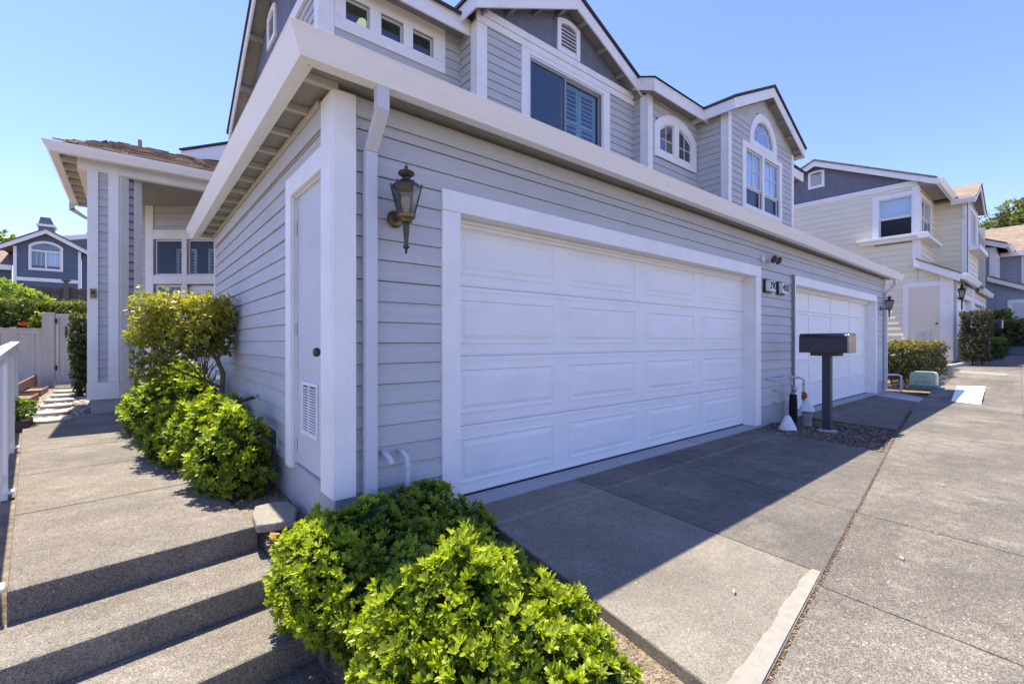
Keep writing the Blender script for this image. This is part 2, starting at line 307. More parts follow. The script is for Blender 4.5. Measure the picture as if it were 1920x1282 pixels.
# lap siding board: one shared unit mesh per material
BOARD = {}
def board_mesh(m):
    if m not in BOARD:
        me = bpy.data.meshes.new('siding_board')
        vs = [(0, 0, 0), (1, 0, 0), (1, -0.019, 0), (0, -0.019, 0), (0, -0.0195, 0.03), (1, -0.0195, 0.03), (0, 0, 1), (1, 0, 1), (1, -0.007, 1), (0, -0.007, 1)]
        fs = [(3, 2, 1, 0), (3, 4, 5, 2), (4, 9, 8, 5), (9, 6, 7, 8), (0, 6, 9, 4, 3), (1, 2, 5, 8, 7), (0, 1, 7, 6)]
        me.from_pydata(vs, [], fs); me.materials.append(MATS[m]); BOARD[m] = me
    return BOARD[m]
def siding(fr, parent, m, L, z0, z1, e, cuts=(), n=0.0, clip=None, butt=True):
    z = z0; i = 0
    while z < z1 - 0.02:
        h = min(e, z1 - z)
        spans = [(0.0, L)] if clip is None else [clip(z + h * 0.5)]
        for (c0, c1, cz0, cz1) in cuts:
            if z + h > cz0 + 0.01 and z < cz1 - 0.01:
                ns = []
                for s0, s1 in spans:
                    if c1 <= s0 or c0 >= s1: ns.append((s0, s1)); continue
                    if c0 > s0: ns.append((s0, c0))
                    if c1 < s1: ns.append((c1, s1))
                spans = ns
        for s0, s1 in spans:
            if s1 - s0 < 0.03: continue
            segs = [(s0, s1)]
            if butt and s1 - s0 > 4.5:
                k = s0 + (s1 - s0) * (0.35 + 0.3 * ((i * 0.618) % 1)); segs = [(s0, k - 0.0015), (k + 0.0015, s1)]
            for q0, q1 in segs:
                o = bpy.data.objects.new('siding_board', board_mesh(m))
                hh = h - 0.0045
                o.location = fr.P(q0, n, z + random.uniform(-0.0012, 0.0012)); o.rotation_euler = (0, 0, fr.t); o.scale = (q1 - q0, 1 + random.uniform(-.08, .12), hh)
                link(o, parent)
        z += e; i += 1
def wall(fr, name, parent, m, L, z0, z1, openings=(), t=0.1, top=None):
    mb = MB(); xs = sorted(set([0.0, L] + [v for o in openings for v in (o[0], o[1])]))
    for a0, a1 in zip(xs[:-1], xs[1:]):
        hs = sorted([(o[2], o[3]) for o in openings if o[0] <= a0 + 1e-6 and o[1] >= a1 - 1e-6]); z = z0
        for b0, b1 in hs:
            if b0 > z: fr.box(mb, a0, a1, -t, -0.001, z, b0)
            z = max(z, b1)
        if z < z1: fr.box(mb, a0, a1, -t, -0.001, z, z1)
    if top: fr.poly(mb, top, -t, -0.001)
    return mb.build(name, m, parent)
def room(fr, parent, a0, a1, z0, z1, d=0.7, n0=-0.1):
    mb = MB(); fr.box(mb, a0 - .1, a1 + .1, n0 - d - .03, n0 - d, z0 - .1, z1 + .1)
    fr.box(mb, a0 - .13, a0 - .1, n0 - d, n0, z0 - .1, z1 + .1); fr.box(mb, a1 + .1, a1 + .13, n0 - d, n0, z0 - .1, z1 + .1)
    fr.box(mb, a0 - .1, a1 + .1, n0 - d, n0, z0 - .13, z0 - .1); fr.box(mb, a0 - .1, a1 + .1, n0 - d, n0, z1 + .1, z1 + .13)
    return mb.build('window_recess', 'interior', parent)
def rectring(fr, mb, a0, a1, z0, z1, w, n0, n1):
    return fr.ring(mb, [(a0, z0), (a1, z0), (a1, z1), (a0, z1)], [(a0 + w, z0 + w), (a1 - w, z0 + w), (a1 - w, z1 - w), (a0 + w, z1 - w)], n0, n1)
def sash(fr, par, a0, a1, z0, z1, w=0.035, n=-0.03, gm='glass', sm='sash', bars=()):
    mb = MB(); rectring(fr, mb, a0, a1, z0, z1, w, n - 0.02, n + 0.015); mb.build('sash', sm, par, 0.002)
    fr.part('pane', gm, par, a0 + w - .004, a1 - w + .004, n - 0.008, n - 0.004, z0 + w - .004, z1 - w + .004, 0)
    for k in bars:
        if k[0] == 'v': fr.part('glazing_bar', sm, par, k[1] - .008, k[1] + .008, n - .002, n + .008, z0 + w, z1 - w, 0)
        else: fr.part('glazing_bar', sm, par, a0 + w, a1 - w, n - .002, n + .007, k[1] - .008, k[1] + .008, 0)
def arc(a0, a1, zs, rise, n=12):   # shallow arc from (a1,zs) back to (a0,zs)
    h = (a1 - a0) / 2; r = (h * h + rise * rise) / (2 * rise); c = (a0 + a1) / 2; t = math.asin(min(1, h / r))
    if rise > h: t = math.pi - t
    return [(c + r * math.sin(t - 2 * t * i / n), zs + rise - r + r * math.cos(t - 2 * t * i / n)) for i in range(n + 1)]
def tube_obj(name, path, r, m, parent=None, n=10): return MB().tube(path, r, n).build(name, m, parent, smooth=True)

# ------------------------------------------------------------------ terrain, walks, drives
SK = math.tan(R(6.9))
def sm(t): t = max(0, min(1, t)); return t * t * (3 - 2 * t)
def z_alley(x, y=0): return -0.45 * (1 - sm((x + 0.2) / 1.9)) + 0.075 * max(0, x - 13.2)
def edge_y(x): return 0.45 + 0.122 * x if x < 10 else 1.67 + 0.07 * (x - 10)
def ground_z(x, y):
    z = 0.075 * max(0, min(x, 60) - 13.2) - 0.15
    if x < 16: z += sm((y - 16) / 14) * 2.3 * sm((4 - x) / 8)
    if y <= 2.75 and x < 1.95:                       # planting bed and foot of the steps
        if x < 0.80: z = -0.62 if x < 0.72 else -0.40
        else: z = -0.34 + 0.28 * sm((x - 0.8) / 0.6)
        if y < 0.3: z = min(z, -0.62)
    elif x < 1.25 and 2.75 < y <= 3.3: z = (-0.62 if x < 0.64 else -0.30 + 0.28 * sm((y - 2.75) / .5))
    elif x < 1.25 and 3.3 < y < 17: z = 0.014 * (y - 3.3) - (0.05 if x < 0.55 else 0.02)
    elif 2.6 < y < 12 and 1.2 < x < 14.2: z = -0.25
    return z
def build_ground():
    def axis(lo, hi, fine0, fine1, step):
        a = list(np.arange(fine0, fine1, step)); s = step
        x = fine0
        while x > lo: s *= 1.35; x -= s; a.insert(0, x)
        x = fine1; s = step
        while x < hi: s *= 1.35; a.append(x); x += s
        return a
    xs = axis(-700, 900, -3, 15, 0.08); ys = axis(-700, 900, 0.4, 10, 0.08)
    v = [(x, y, ground_z(x, y)) for y in ys for x in xs]; n = len(xs)
    f = [(j * n + i, j * n + i + 1, (j + 1) * n + i + 1, (j + 1) * n + i) for j in range(len(ys) - 1) for i in range(n - 1)]
    me = bpy.data.meshes.new('ground'); me.from_pydata(v, [], f); me.materials.append(MATS['soil'])
    for p in me.polygons: p.use_smooth = True
    tag(link(bpy.data.objects.new('ground', me)), kind='structure')
build_ground()
def slab_poly(poly, zf, th, inset=0.005):
    c = Vector((sum(p[0] for p in poly) / len(poly), sum(p[1] for p in poly) / len(poly)))
    mb = MB(); q = []
    for x, y in poly:
        d = Vector((x, y)) - c; d = d * (1 - inset * 1.4 / max(d.length, .1)); q.append((c.x + d.x, c.y + d.y))
    n = len(q); top = [(x, y, zf(x, y)) for x, y in q]; bot = [(x, y, zf(x, y) - th) for x, y in q]
    fs = [tuple(range(n)), tuple(range(2 * n - 1, n - 1, -1))] + [(i, i + n, (i + 1) % n + n, (i + 1) % n) for i in range(n)]
    return mb.add(top + bot, [tuple(reversed(f)) for f in fs])
def group_struct(name):
    o = bpy.data.objects.new(name, None); link(o, None, Matrix.Identity(4)); o['kind'] = 'structure'; return o
flat = lambda x, y: 0.0
# driveway before the near garage door
drv = slab_poly([(1.55, 2.705), (6.68, 2.705), (6.68, 2.94), (1.55, 2.94)], lambda x, y: 0.008, 0.2, 0.0).build('driveway', 'conc_strip', None, 0.004); tag(drv, kind='structure')
J = [((1.86, 2.70), (1.50, 0.633)), ((2.945, 2.70), (2.715, 0.78)), ((4.185, 2.70), (3.86, 0.92)), ((6.655, 2.70), (6.17, 1.20))]
for k in range(3):
    p = [J[k][1], J[k + 1][1], J[k + 1][0], J[k][0]]
    slab_poly(p, flat, 0.16).build('slab', 'conc_drive_pale' if k == 0 else 'conc_drive', drv, 0.008)
# pale cement patch along the outer edge of the first slab
mbp = MB(); pe = []
for i in range(41):
    t = i / 40; x = 1.50 + (2.72 - 1.50) * t; y = 0.633 + (0.785 - 0.633) * t; w = 0.062 + 0.008 * math.sin(t * 7 + 1) * math.sin(t * 17) + random.Random(i).uniform(-.004, .004) + .035 * (1 - t)
    pe.append((x, y, w))
for (x, y, w), (x2, y2, w2) in zip(pe[:-1], pe[1:]): mbp.hexa([(x, y + .012, .0005), (x2, y2 + .012, .0005), (x2, y2 + w2, .0005), (x, y + w, .0005), (x, y + .012, .0045), (x2, y2 + .012, .0045), (x2, y2 + w2, .0045), (x, y + w, .0045)])
mbp.build('cement_patch', 'cement_light', drv)
# driveway before the far garage door
drv2 = slab_poly([(8.2, 2.70), (13.0, 2.70), (13.0, 2.94), (8.2, 2.94)], lambda x, y: 0.008, 0.2, 0.0).build('driveway', 'conc_strip', None, 0.004); tag(drv2, kind='structure')
e2 = lambda x: edge_y(x) + 0.02
for a, b in (((8.19, 2.70), (7.95, e2(7.95))), ((10.6, 2.70), (10.15, e2(10.15)))), (((10.6, 2.70), (10.15, e2(10.15))), ((12.75, 2.70), (11.95, e2(11.95)))):
    slab_poly([a[1], b[1], b[0], a[0]], flat, 0.16).build('slab', 'conc_drive', drv2, 0.008)
slab_poly([(11.96, e2(11.96)), (12.9, e2(12.9)), (14.3, 2.95), (12.76, 2.70)], flat, 0.15).build('slab', 'conc_strip', drv2, 0.008)
# alley of concrete slabs
al = group_struct('alley')
def yin(x): return 0.034 * x if x < 8 else 0.272 + 0.045 * (x - 8)
cuts = [-6, -2.5, 0.2, 1.47, 2.57, 3.87, 7.50, 10.6, 13.2, 16.4, 19.6, 22.9, 26.4, 30, 36, 44, 55, 75, 100, 140]
def skewx(x, y): return x - 0.10 * (edge_y(x) - y) if x < 14 else x
for a, b in zip(cuts[:-1], cuts[1:]):
    sub = np.linspace(a, b, 7 if -3 < a < 2 else 2)
    def strip(yl, yh, m):
        mb = MB()
        for x0, x1 in zip(sub[:-1], sub[1:]):
            q = [(skewx(x0, yl(x0)), yl(x0)), (skewx(x1, yl(x1)), yl(x1)), (skewx(x1, yh(x1)), yh(x1)), (skewx(x0, yh(x0)), yh(x0))]
            g = 0.0065
            if x0 == a: q[0] = (q[0][0] + g, q[0][1]); q[3] = (q[3][0] + g, q[3][1])
            if x1 == b: q[1] = (q[1][0] - g, q[1][1]); q[2] = (q[2][0] - g, q[2][1])
            z = [z_alley(x) for x, _ in q]
            mb.hexa([(x, y, zz - .14) for (x, y), zz in zip(q, z)] + [(x, y, zz) for (x, y), zz in zip(q, z)])
        mb.build('slab', m, al, 0.004 if len(sub) == 2 else 0)
    strip(lambda x: yin(x) + .001, lambda x: edge_y(x) - .012, 'conc_alley')
    strip(lambda x: yin(x) - 2.6, lambda x: yin(x) - .001, 'conc_alley')
    strip(lambda x: yin(x) - 6.5, lambda x: yin(x) - 2.607, 'conc_alley')
# darker asphalt drive beyond
mb = MB(); mb.add([(23.2, 1.9, z_alley(23.2) + .006), (22.3, -1.5, z_alley(22.3) + .006), (27, -1.5, z_alley(27) + .006), (29.5, 2.25, z_alley(29.5) + .006)], [(0, 1, 2, 3)])
mat('asphalt', (0.06, 0.062, 0.066), 0.9, 0.3, 8, bump=0.4)
tag(mb.build('road_patch', 'asphalt'), kind='structure')
# painted marks on the alley
def mark(name, pts, m='paint_white', dz=0.005):
    mb = MB(); n = len(pts); mb.add([(x, y, z_alley(x) + dz) for x, y in pts], [tuple(range(n))]); o = mb.build(name, m); tag(o, kind='structure'); return o
mark('painted_patch', [(12.57, 1.44), (12.28, 1.00), (15.2, 1.16), (15.05, 1.62)])
mark('painted_line', [(17.6, 1.86), (17.35, 0.95), (17.75, 0.95), (18.0, 1.86)], 'cement_light')
# kerb by the far hedge
k = MB(); k.hexa([(18.6, 2.15, z_alley(18.6) - .1), (19.9, 1.75, z_alley(19.9) - .1), (19.95, 1.87, z_alley(19.9) - .1), (18.65, 2.27, z_alley(18.6) - .1), (18.6, 2.15, z_alley(18.6) + .09), (19.9, 1.75, z_alley(19.9) + .09), (19.95, 1.87, z_alley(19.9) + .09), (18.65, 2.27, z_alley(18.6) + .09)])
tag(k.build('kerb', 'conc_strip', None, 0.01), kind='structure')

# walkway with steps
e1 = Vector((math.cos(R(6.6)), math.sin(R(6.6)))); e2v = Vector((-e1.y, e1.x)); WO = Vector((-0.455, 3.19))   # front-left corner of the landing
def WP(s, t): p = WO + e1 * s + e2v * t; return (p.x, p.y)
zw = lambda x, y: max(0.0, 0.014 * (y - 3.6))
walk = group_struct('walkway')
WW = 1.10; ts = [0.0, 1.34, 2.56, 3.66, 6.35]
for i, (t0, t1) in enumerate(zip(ts[:-1], ts[1:])):
    slab_poly([WP(0, t0), WP(WW, t0), WP(WW - .04 * i, t1), WP(0, t1)], zw, 0.15 if i else 0.19, 0.004).build('slab', 'conc_walk', walk, 0.012)
def stepbox(t0, t1, z1, extra=0.0):
    q = [WP(-.2, t0), WP(WW + extra, t0), WP(WW + extra, t1), WP(-.2, t1)]; return MB().hexa([(x, y, z1 - .16) for x, y in q] + [(x, y, z1) for x, y in q])
stepbox(-0.43, 0.012, -0.15, 0.01).build('step', 'conc_walk', walk, 0.014)
stepbox(-0.86, -0.418, -0.30, 0.09).build('step', 'conc_walk', walk, 0.014)
q = [WP(-1.5, -2.4), WP(WW + .12, -2.4), WP(WW + .12, -0.85), WP(-1.5, -0.85)]
MB().hexa([(x, y, -.6) for x, y in q] + [(x, y, -.45) for x, y in q]).build('slab', 'conc_walk', walk, 0.01)
# porch floor
MB().box(-.55, 2.2, 9.55, 12.6, -.1, 0.16).build('porch_floor', 'conc_walk', walk, 0.01)

# ------------------------------------------------------------------ near townhouse
H = thing('townhouse', (0.93, 2.76, 0), 'lavender-grey two-storey townhouse with two white garage doors and white trim', 'house')
EX = 0.1305
F1 = Frame(0.93, 2.76, 0)                       # garage front, a = x - 0.93
A = lambda x: x - 0.93
FL = Frame(0.93, 7.66, -90)                     # garage side, a = 7.66 - y
B = lambda y: 7.66 - y
# garage walls
gw = wall(F1, 'garage_front_wall', H, 'sheathing', 12.97, 0.2, 2.74, [(A(1.775), A(6.70), 0.0, 2.12), (A(8.14), A(13.035), 0.0, 2.12)])
siding(F1, gw, 'siding', 12.97, 0.262, 2.66, EX, [(A(1.70), A(6.78), 0, 2.16), (A(8.09), A(13.08), 0, 2.16), (0, 0.06, 0, 3)])
sw = wall(FL, 'garage_side_wall', H, 'sheathing', B(2.76), 0.2, 2.74, [(B(3.655), B(2.93), 0.28, 2.26)])
siding(FL, sw, 'siding', B(2.80), 0.275, 2.62, EX, [(B(3.72), B(2.8), 0.2, 2.32)], butt=False)
for q0, q1 in ((0.0, A(1.79)), (A(6.685), A(8.16)), (A(13.02), 12.97)): F1.part('foundation', 'foundation', H, q0, q1, -0.2, 0.006, -0.5, 0.262, 0.006)
mb = MB(); FL.box(mb, 0, B(2.757), -0.2, 0.004, -0.5, 0.272); mb.build('foundation', 'foundation', H, 0.006)
# corner board (two boards)
MB().box(0.90, 1.039, 2.708, 2.735, 0.255, 2.655).build('corner_board', 'trim', H, 0.004)
MB().box(0.897, 0.925, 2.7365, 2.925, 0.262, 2.655).build('corner_board', 'trim', H, 0.004)
# storage closet door on the side wall
cd = FL.part('closet_door', 'closet_paint', H, B(3.64), B(2.935), -0.055, -0.02, 0.288, 2.24, 0.003)
FL.part('door_trim', 'trim', H, B(3.772), B(3.634), 0.0, 0.031, 0.255, 2.392, 0.004)
FL.part('door_trim', 'trim', H, B(3.632), B(2.927), 0.0, 0.030, 2.252, 2.392, 0.004)
FL.part('door_jamb', 'trim', H, B(3.655), B(3.641), -0.06, -0.001, 0.28, 2.252, 0.002)
FL.part('door_jamb', 'trim', H, B(3.640), B(2.93), -0.06, -0.001, 2.243, 2.256, 0.002)
FL.part('door_sill', 'foundation', H, B(3.655), B(2.93), -0.08, 0.0, 0.262, 0.284, 0.002)
vt = MB(); rectring(FL, vt, B(3.49), B(3.14), 0.53, 0.90, 0.022, -0.02, -0.008)
vg = vt.build('vent_grille', 'trim', cd, 0.002)
FL.part('vent_back', 'interior', cd, B(3.47), B(3.16), -0.019, -0.0185, 0.55, 0.88, 0)
for i in range(17):
    for a0, a1 in ((3.468, 3.320), (3.310, 3.162)):
        z = 0.556 + i * 0.0187; mb = MB(); mb.hexa([FL.P(B(a0), -.006, z), FL.P(B(a1), -.006, z), FL.P(B(a1), -.018, z + .003), FL.P(B(a0), -.018, z + .003), FL.P(B(a0), -.006, z + .006), FL.P(B(a1), -.006, z + .006), FL.P(B(a1), -.018, z + .009), FL.P(B(a0), -.018, z + .009)])
        mb.build('louver', 'trim', cd)
FL.part('vent_bar', 'trim', cd, B(3.320), B(3.310), -0.018, -0.005, 0.55, 0.88, 0)
ax = Matrix.Rotation(R(-90), 3, 'Y')
MB().lathe([(.012, 0), (.012, .03), (.026, .04), (.030, .055), (.024, .07), (.004, .075)], FL.P(B(3.0), -0.02, 1.116), 14, 0, ax).build('door_knob', 'bronze', cd, smooth=True)
MB().lathe([(.012, 0), (.012, .03), (.026, .04), (.030, .055), (.024, .07), (.004, .075)], FL.P(B(3.184), -0.02, 1.116), 14, 0, ax).build('door_knob', 'bronze', cd, smooth=True) if False else None
for z in (2.02, 1.276, 0.42):
    tube_obj('hinge', [FL.P(B(3.636), -0.012, z - .045), FL.P(B(3.636), -0.012, z + .045)], 0.008, 'closet_paint', cd, 8)
vt = MB(); rectring(FL, vt, B(4.40), B(4.06), 0.31, 0.47, 0.018, 0.0, 0.026); fv = vt.build('foundation_vent', 'siding', H, 0.002)
FL.part('vent_mesh', 'pedestal_dark', fv, B(4.385), B(4.075), 0.012, 0.02, 0.325, 0.455, 0)
FL.part('end_board', 'trim', H, -0.002, 0.05, 0.0, 0.03, 0.26, 2.65, 0.003)
FL.part('frieze_board', 'siding', H, 0.0, B(2.93), 0.022, 0.034, 2.50, 2.62, 0.003)
FL.part('frieze_board', 'rafter', H, 0.0, B(2.93), 0.0, 0.05, 2.622, 2.665, 0.003)
F1.part('frieze_board', 'siding', H, A(1.045), 12.97, 0.021, 0.032, 2.545, 2.66, 0.003)
# gutters, fascia, open eave
def gutter(name, fr, L, z0, m1, m2, parent=H, prof=None, m='gutter_paint'):
    pr = prof or [(.205, 0), (.262, 0), (.328, .120), (.333, .124), (.330, .128), (.318, .124), (.205, .10)]
    mb = MB(); n = len(pr)
    s = [fr.P(-k if m1 else -0.33, k, z0 + z) for k, z in pr]; e = [fr.P(L + k if m2 else L + 0.36, k, z0 + z) for k, z in pr]
    mb.add(s + e, [tuple(reversed(range(n))), tuple(range(n, 2 * n))] + [(i, (i + 1) % n, n + (i + 1) % n, n + i) for i in range(n)])
    return mb.build(name, m, parent, 0.0015)
gutter('gutter', F1, 12.97, 2.65, True, False)
gl = gutter('gutter', FL, B(2.76), 2.65, False, True)
for y in (5.0,):   # lapped joint of the side gutter
    mb = MB(); pr = [(.2045, -.003), (.2635, -.003), (.2985, .06), (.3305, .118), (.335, .126)]
    a0, a1 = B(y), B(y) + .012; s = [FL.P(a0, k, 2.65 + z) for k, z in pr]; e = [FL.P(a1, k, 2.65 + z) for k, z in pr]
    mb.add(s + e, [(i, i + 1, 6 + i - 1, 5 + i) for i in range(4)]); mb.build('joint', 'gutter_paint', gl)
mb = MB(); F1.box(mb, -0.2, 13.3, 0.18, 0.204, 2.653, 2.74); mb.build('fascia', 'trim', H)
mb = MB(); FL.box(mb, -0.3, B(2.76) + .178, 0.18, 0.204, 2.653, 2.74); mb.build('fascia', 'trim', H)
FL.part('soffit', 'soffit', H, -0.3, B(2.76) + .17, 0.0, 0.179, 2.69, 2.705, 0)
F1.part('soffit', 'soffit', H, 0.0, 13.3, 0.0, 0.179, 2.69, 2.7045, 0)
y = 2.72
while y < 7.7:
    FL.part('rafter_tail', 'rafter', H, B(y) - .02, B(y) + .02, 0.0, 0.179, 2.645, 2.689, 0.003); y += 0.41
mb = MB(); mb.prism([(.70, 2.54, 2.775), (14.2, 2.54, 2.775), (14.2, 5.95, 4.00), (4.11, 5.95, 4.00)], (0, 0, -.05)); mb.build('roof', 'roof_dark', H)
mb = MB(); mb.prism([(.70, 2.54, 2.775), (4.11, 5.95, 4.00), (4.11, 7.9, 4.00), (.70, 7.9, 2.775)], (0, 0, -.05)); mb.build('roof', 'roof_dark', H)
wall(Frame(0.93, 7.66, 180), 'garage_rear_wall', H, 'sheathing', 0.01, 0, 0.1) if False else None
MB().box(0.95, 13.9, 7.56, 7.65, 0, 3.2).build('garage_rear_wall', 'siding', H)
MB().box(13.80, 13.899, 2.77, 7.65, 0, 3.2).build('garage_end_wall', 'siding', H)
MB().box(13.895, 13.925, 2.735, 2.93, .262, 2.6).build('corner_board', 'trim', H, 0.003)
# downspouts
def dsp(x, x2):
    w = x2 - x; mb = MB()
    secs = [(2.475, 2.66, 0), (2.475, 2.545, 0), (2.676, 2.30, 0)]
    def s4(y, z): return [(x, y, z), (x2, y, z), (x2, y + .055, z), (x, y + .055, z)]
    d = MB()
    d.hexa(s4(2.505, 2.52) + s4(2.505, 2.66)); d.hexa(s4(2.672, 2.33) + s4(2.505, 2.519)); d.hexa(s4(2.672, 0.16) + s4(2.672, 2.329))
    o = d.build('downspout', 'downspout_paint', H, 0.004); return o
ds = dsp(1.083, 1.158)
for z in (0.62,): MB().box(1.080, 1.161, 2.669, 2.73, z, z + .012).build('strap', 'downspout_paint', ds, 0.001)
d2 = dsp(13.72, 13.80)
MB().hexa([(13.72, 2.672, .05), (13.8, 2.672, .05), (13.8, 2.727, .05), (13.72, 2.727, .05), (13.72, 2.67, .159), (13.8, 2.67, .159), (13.8, 2.727, .159), (13.72, 2.727, .159)]).build('elbow', 'downspout_paint', d2, 0.004)
# garage doors
def rings_panel(fr, par, a0, a1, z0, z1, n, prof, m):
    mb = MB(); vs = []
    for ins, off in prof: vs += [fr.P(a0 + ins, n + off, z0 + ins), fr.P(a1 - ins, n + off, z0 + ins), fr.P(a1 - ins, n + off, z1 - ins), fr.P(a0 + ins, n + off, z1 - ins)]
    fs = []
    for i in range(len(prof) - 1):
        for k in range(4): fs.append((i * 4 + k, i * 4 + (k + 1) % 4, (i + 1) * 4 + (k + 1) % 4, (i + 1) * 4 + k))
    j = (len(prof) - 1) * 4; fs.append((j, j + 1, j + 2, j + 3)); mb.add(vs, fs); mb.build('panel', m, par)
def garage_door(x0, x1, rows, cols, prof, mx, mz, label):
    n = -0.16; zt = 2.135
    d = F1.part('garage_door', 'door_white', H, A(x0) - .02, A(x1) + .02, n - .05, n - .02, 0.012, zt, 0); d['label'] = label
    h = (zt - .012) / rows; w = (x1 - x0) / cols
    for r in range(rows):
        z0 = .012 + r * h + .0025; z1 = .012 + (r + 1) * h - .0025; mb = MB()
        pa = [(A(x0) + c * w + mx, A(x0) + (c + 1) * w - mx) for c in range(cols)]; pz0, pz1 = z0 + mz, z1 - mz
        F1.box(mb, A(x0) - .01, A(x1) + .01, n - .018, n, z0, pz0 - 0.0); F1.box(mb, A(x0) - .01, A(x1) + .01, n - .018, n, pz1, z1)
        xs = [A(x0) - .01] + [v for p in pa for v in p] + [A(x1) + .01]
        for i in range(0, len(xs), 2): F1.box(mb, xs[i], xs[i + 1], n - .018, n, pz0, pz1)
        mb.build('section', 'door_white', d, 0)
        F1.part('section_lip', 'door_white', d, A(x0) - .01, A(x1) + .01, n - .001, n + .0035, z0 + .012, z0 + .03, 0.002)
        F1.part('section_lip', 'door_white', d, A(x0) - .01, A(x1) + .01, n - .001, n + .0035, z1 - .034, z1 - .012, 0.002)
        for a0, a1 in pa: rings_panel(F1, d, a0, a1, pz0, pz1, n, prof, 'door_white')
    # casing, jambs, head, stop moulding
    cw = .15 if x0 < 3 else .135
    F1.part('door_casing', 'trim', H, A(x0) - cw, A(x0), 0.0, 0.030, 0.012, 2.092, 0.004)
    F1.part('door_casing', 'trim', H, A(x1), A(x1) + .165 * (1 if x0 < 3 else .6), 0.0, 0.030, 0.012, 2.092, 0.004)
    F1.part('door_casing', 'trim', H, A(x0) - cw, A(x1) + .165 * (1 if x0 < 3 else .6), 0.0, 0.0315, 2.094, 2.238, 0.004)
    F1.part('door_jamb', 'trim', H, A(x0) - .02, A(x0) - .001, n - .06, -.0005, 0.012, 2.10, 0.002)
    F1.part('door_jamb', 'trim', H, A(x1) + .001, A(x1) + .02, n - .06, -.0005, 0.012, 2.10, 0.002)
    F1.part('door_head', 'trim', H, A(x0) - .02, A(x1) + .02, n - .06, -.0005, 2.097, 2.118, 0.002)
    F1.part('stop_moulding', 'trim', H, A(x0), A(x1), n + .004, n + .026, 2.04, 2.096, 0.004)
    F1.part('stop_moulding', 'trim', H, A(x0), A(x1), n + .0265, n + .05, 2.068, 2.096, 0.004)
    F1.part('weather_strip', 'black_foam', H, A(x0), A(x1), n - .03, n + .006, .0085, .022, 0)
    return d
garage_door(1.797, 6.677, 4, 4, [(0, 0), (.004, .005), (.018, .006), (.026, -.004), (.040, -.004), (.072, .006)], .095, .085, 'white sectional door with raised rectangular panels')
garage_door(8.165, 13.01, 5, 4, [(0, 0), (.003, -.012), (.012, -.012)], .035, .05, 'white sectional door with plain square panels')
MB().box(8.012, 8.028, 2.70, 2.74, 0.02, 2.238).build('grey_strip', 'pipe_grey', H, 0.002)  # thin dark grey strip left of the far garage door casing

# upper storey walls
def vent(fr, parent, a0, a1, z0, z1, rise, n=0.02):
    o = [(a0, z0), (a1, z0)] + arc(a0, a1, z1 - rise, rise, 8); w = .085
    i = [(a0 + w, z0 + w), (a1 - w, z0 + w)] + arc(a0 + w, a1 - w, z1 - rise - w * .8, rise * .8, 8)
    mb = MB(); fr.ring(mb, o, i, n - .01, n + .03); v = mb.build('gable_vent', 'trim', parent, 0.003)
    fr.part('vent_back', 'interior', v, a0 + w - .02, a1 - w + .02, n - .012, n - .006, z0 + w - .02, z1 - .06, 0)
    z = z0 + w + .01
    while z < z1 - w - .05:
        mb = MB(); b0, b1 = a0 + w - .005, a1 - w + .005
        mb.hexa([fr.P(b0, n + .02, z), fr.P(b1, n + .02, z), fr.P(b1, n - .005, z + .035), fr.P(b0, n - .005, z + .035), fr.P(b0, n + .02, z + .008), fr.P(b1, n + .02, z + .008), fr.P(b1, n - .005, z + .043), fr.P(b0, n - .005, z + .043)])
        mb.build('louver', 'trim', v); z += .062
def gable_boards(fr, parent, m, lo, hi, z0, ztop, e, cut=None, seams=0.0, n=0.0, t=.018):
    z = z0; r = random.Random(5)
    while z < ztop - .02:
        h = min(e, ztop - z) - .003; pts = [(lo(z), z), (hi(z), z), (hi(z + h), z + h), (lo(z + h), z + h)]
        a, b = min(lo(z), lo(z + h)), max(hi(z), hi(z + h))
        ks = [a]; k = a + r.uniform(.2, .5)
        while seams and k < b - .25: ks.append(k); k += seams * r.uniform(.7, 1.2)
        ks.append(b)
        for q0, q1 in zip(ks[:-1], ks[1:]):
            def cl(aa, zz): return max(q0 + .001, min(q1 - .001, aa)), zz
            zz0, zz1 = z, z + h
            p = [(max(lo(zz0), q0 + .001), zz0), (min(hi(zz0), q1 - .001), zz0), (min(hi(zz1), q1 - .001), zz1), (max(lo(zz1), q0 + .001), zz1)]
            if p[1][0] - p[0][0] < .01: continue
            if p[2][0] <= p[3][0]: p = p[:2] + [((p[2][0] + p[3][0]) / 2, zz1)]
            mb = MB(); mb.prism([fr.P(aa, n, q) for aa, q in p], fr.n * t); mb.build('siding_board', m, parent)
        z += e
# three small windows wall
FW = Frame(1.805, 5.9, 0); aw = lambda x: x - 1.805
panes3 = [(2.10, 2.45), (2.575, 2.93), (3.045, 3.405)]
ww = wall(FW, 'upper_wall', H, 'sheathing', 2.07, 2.9, 5.95, [(aw(a), aw(b), 5.295, 5.62) for a, b in panes3])
siding(FW, ww, 'siding', 2.07, 3.2, 5.90, EX, [(aw(2.0), aw(3.56), 5.2, 5.9)], butt=False)
wn = FW.part('window', 'trim', H, aw(1.972), aw(3.59), 0.0, 0.034, 5.152, 5.31, 0.004)
FW.part('casing', 'trim', wn, aw(1.972), aw(3.59), 0.0, 0.034, 5.606, 5.90, 0.003)
for a, b in ((1.972, 2.115), (2.434, 2.59), (2.918, 3.06), (3.392, 3.59)): FW.part('casing', 'trim', wn, aw(a), aw(b), 0.0, 0.033, 5.311, 5.605, 0.002)
for a, b in panes3: sash(FW, wn, aw(a), aw(b), 5.297, 5.618, .03, -.04, 'glass_dark')
room(FW, wn, aw(1.95), aw(3.55), 5.2, 5.8, 1.4)
FW.part('corner_board', 'trim', H, -0.03, aw(1.97), 0.0, 0.03, 3.0, 5.90, 0.003)
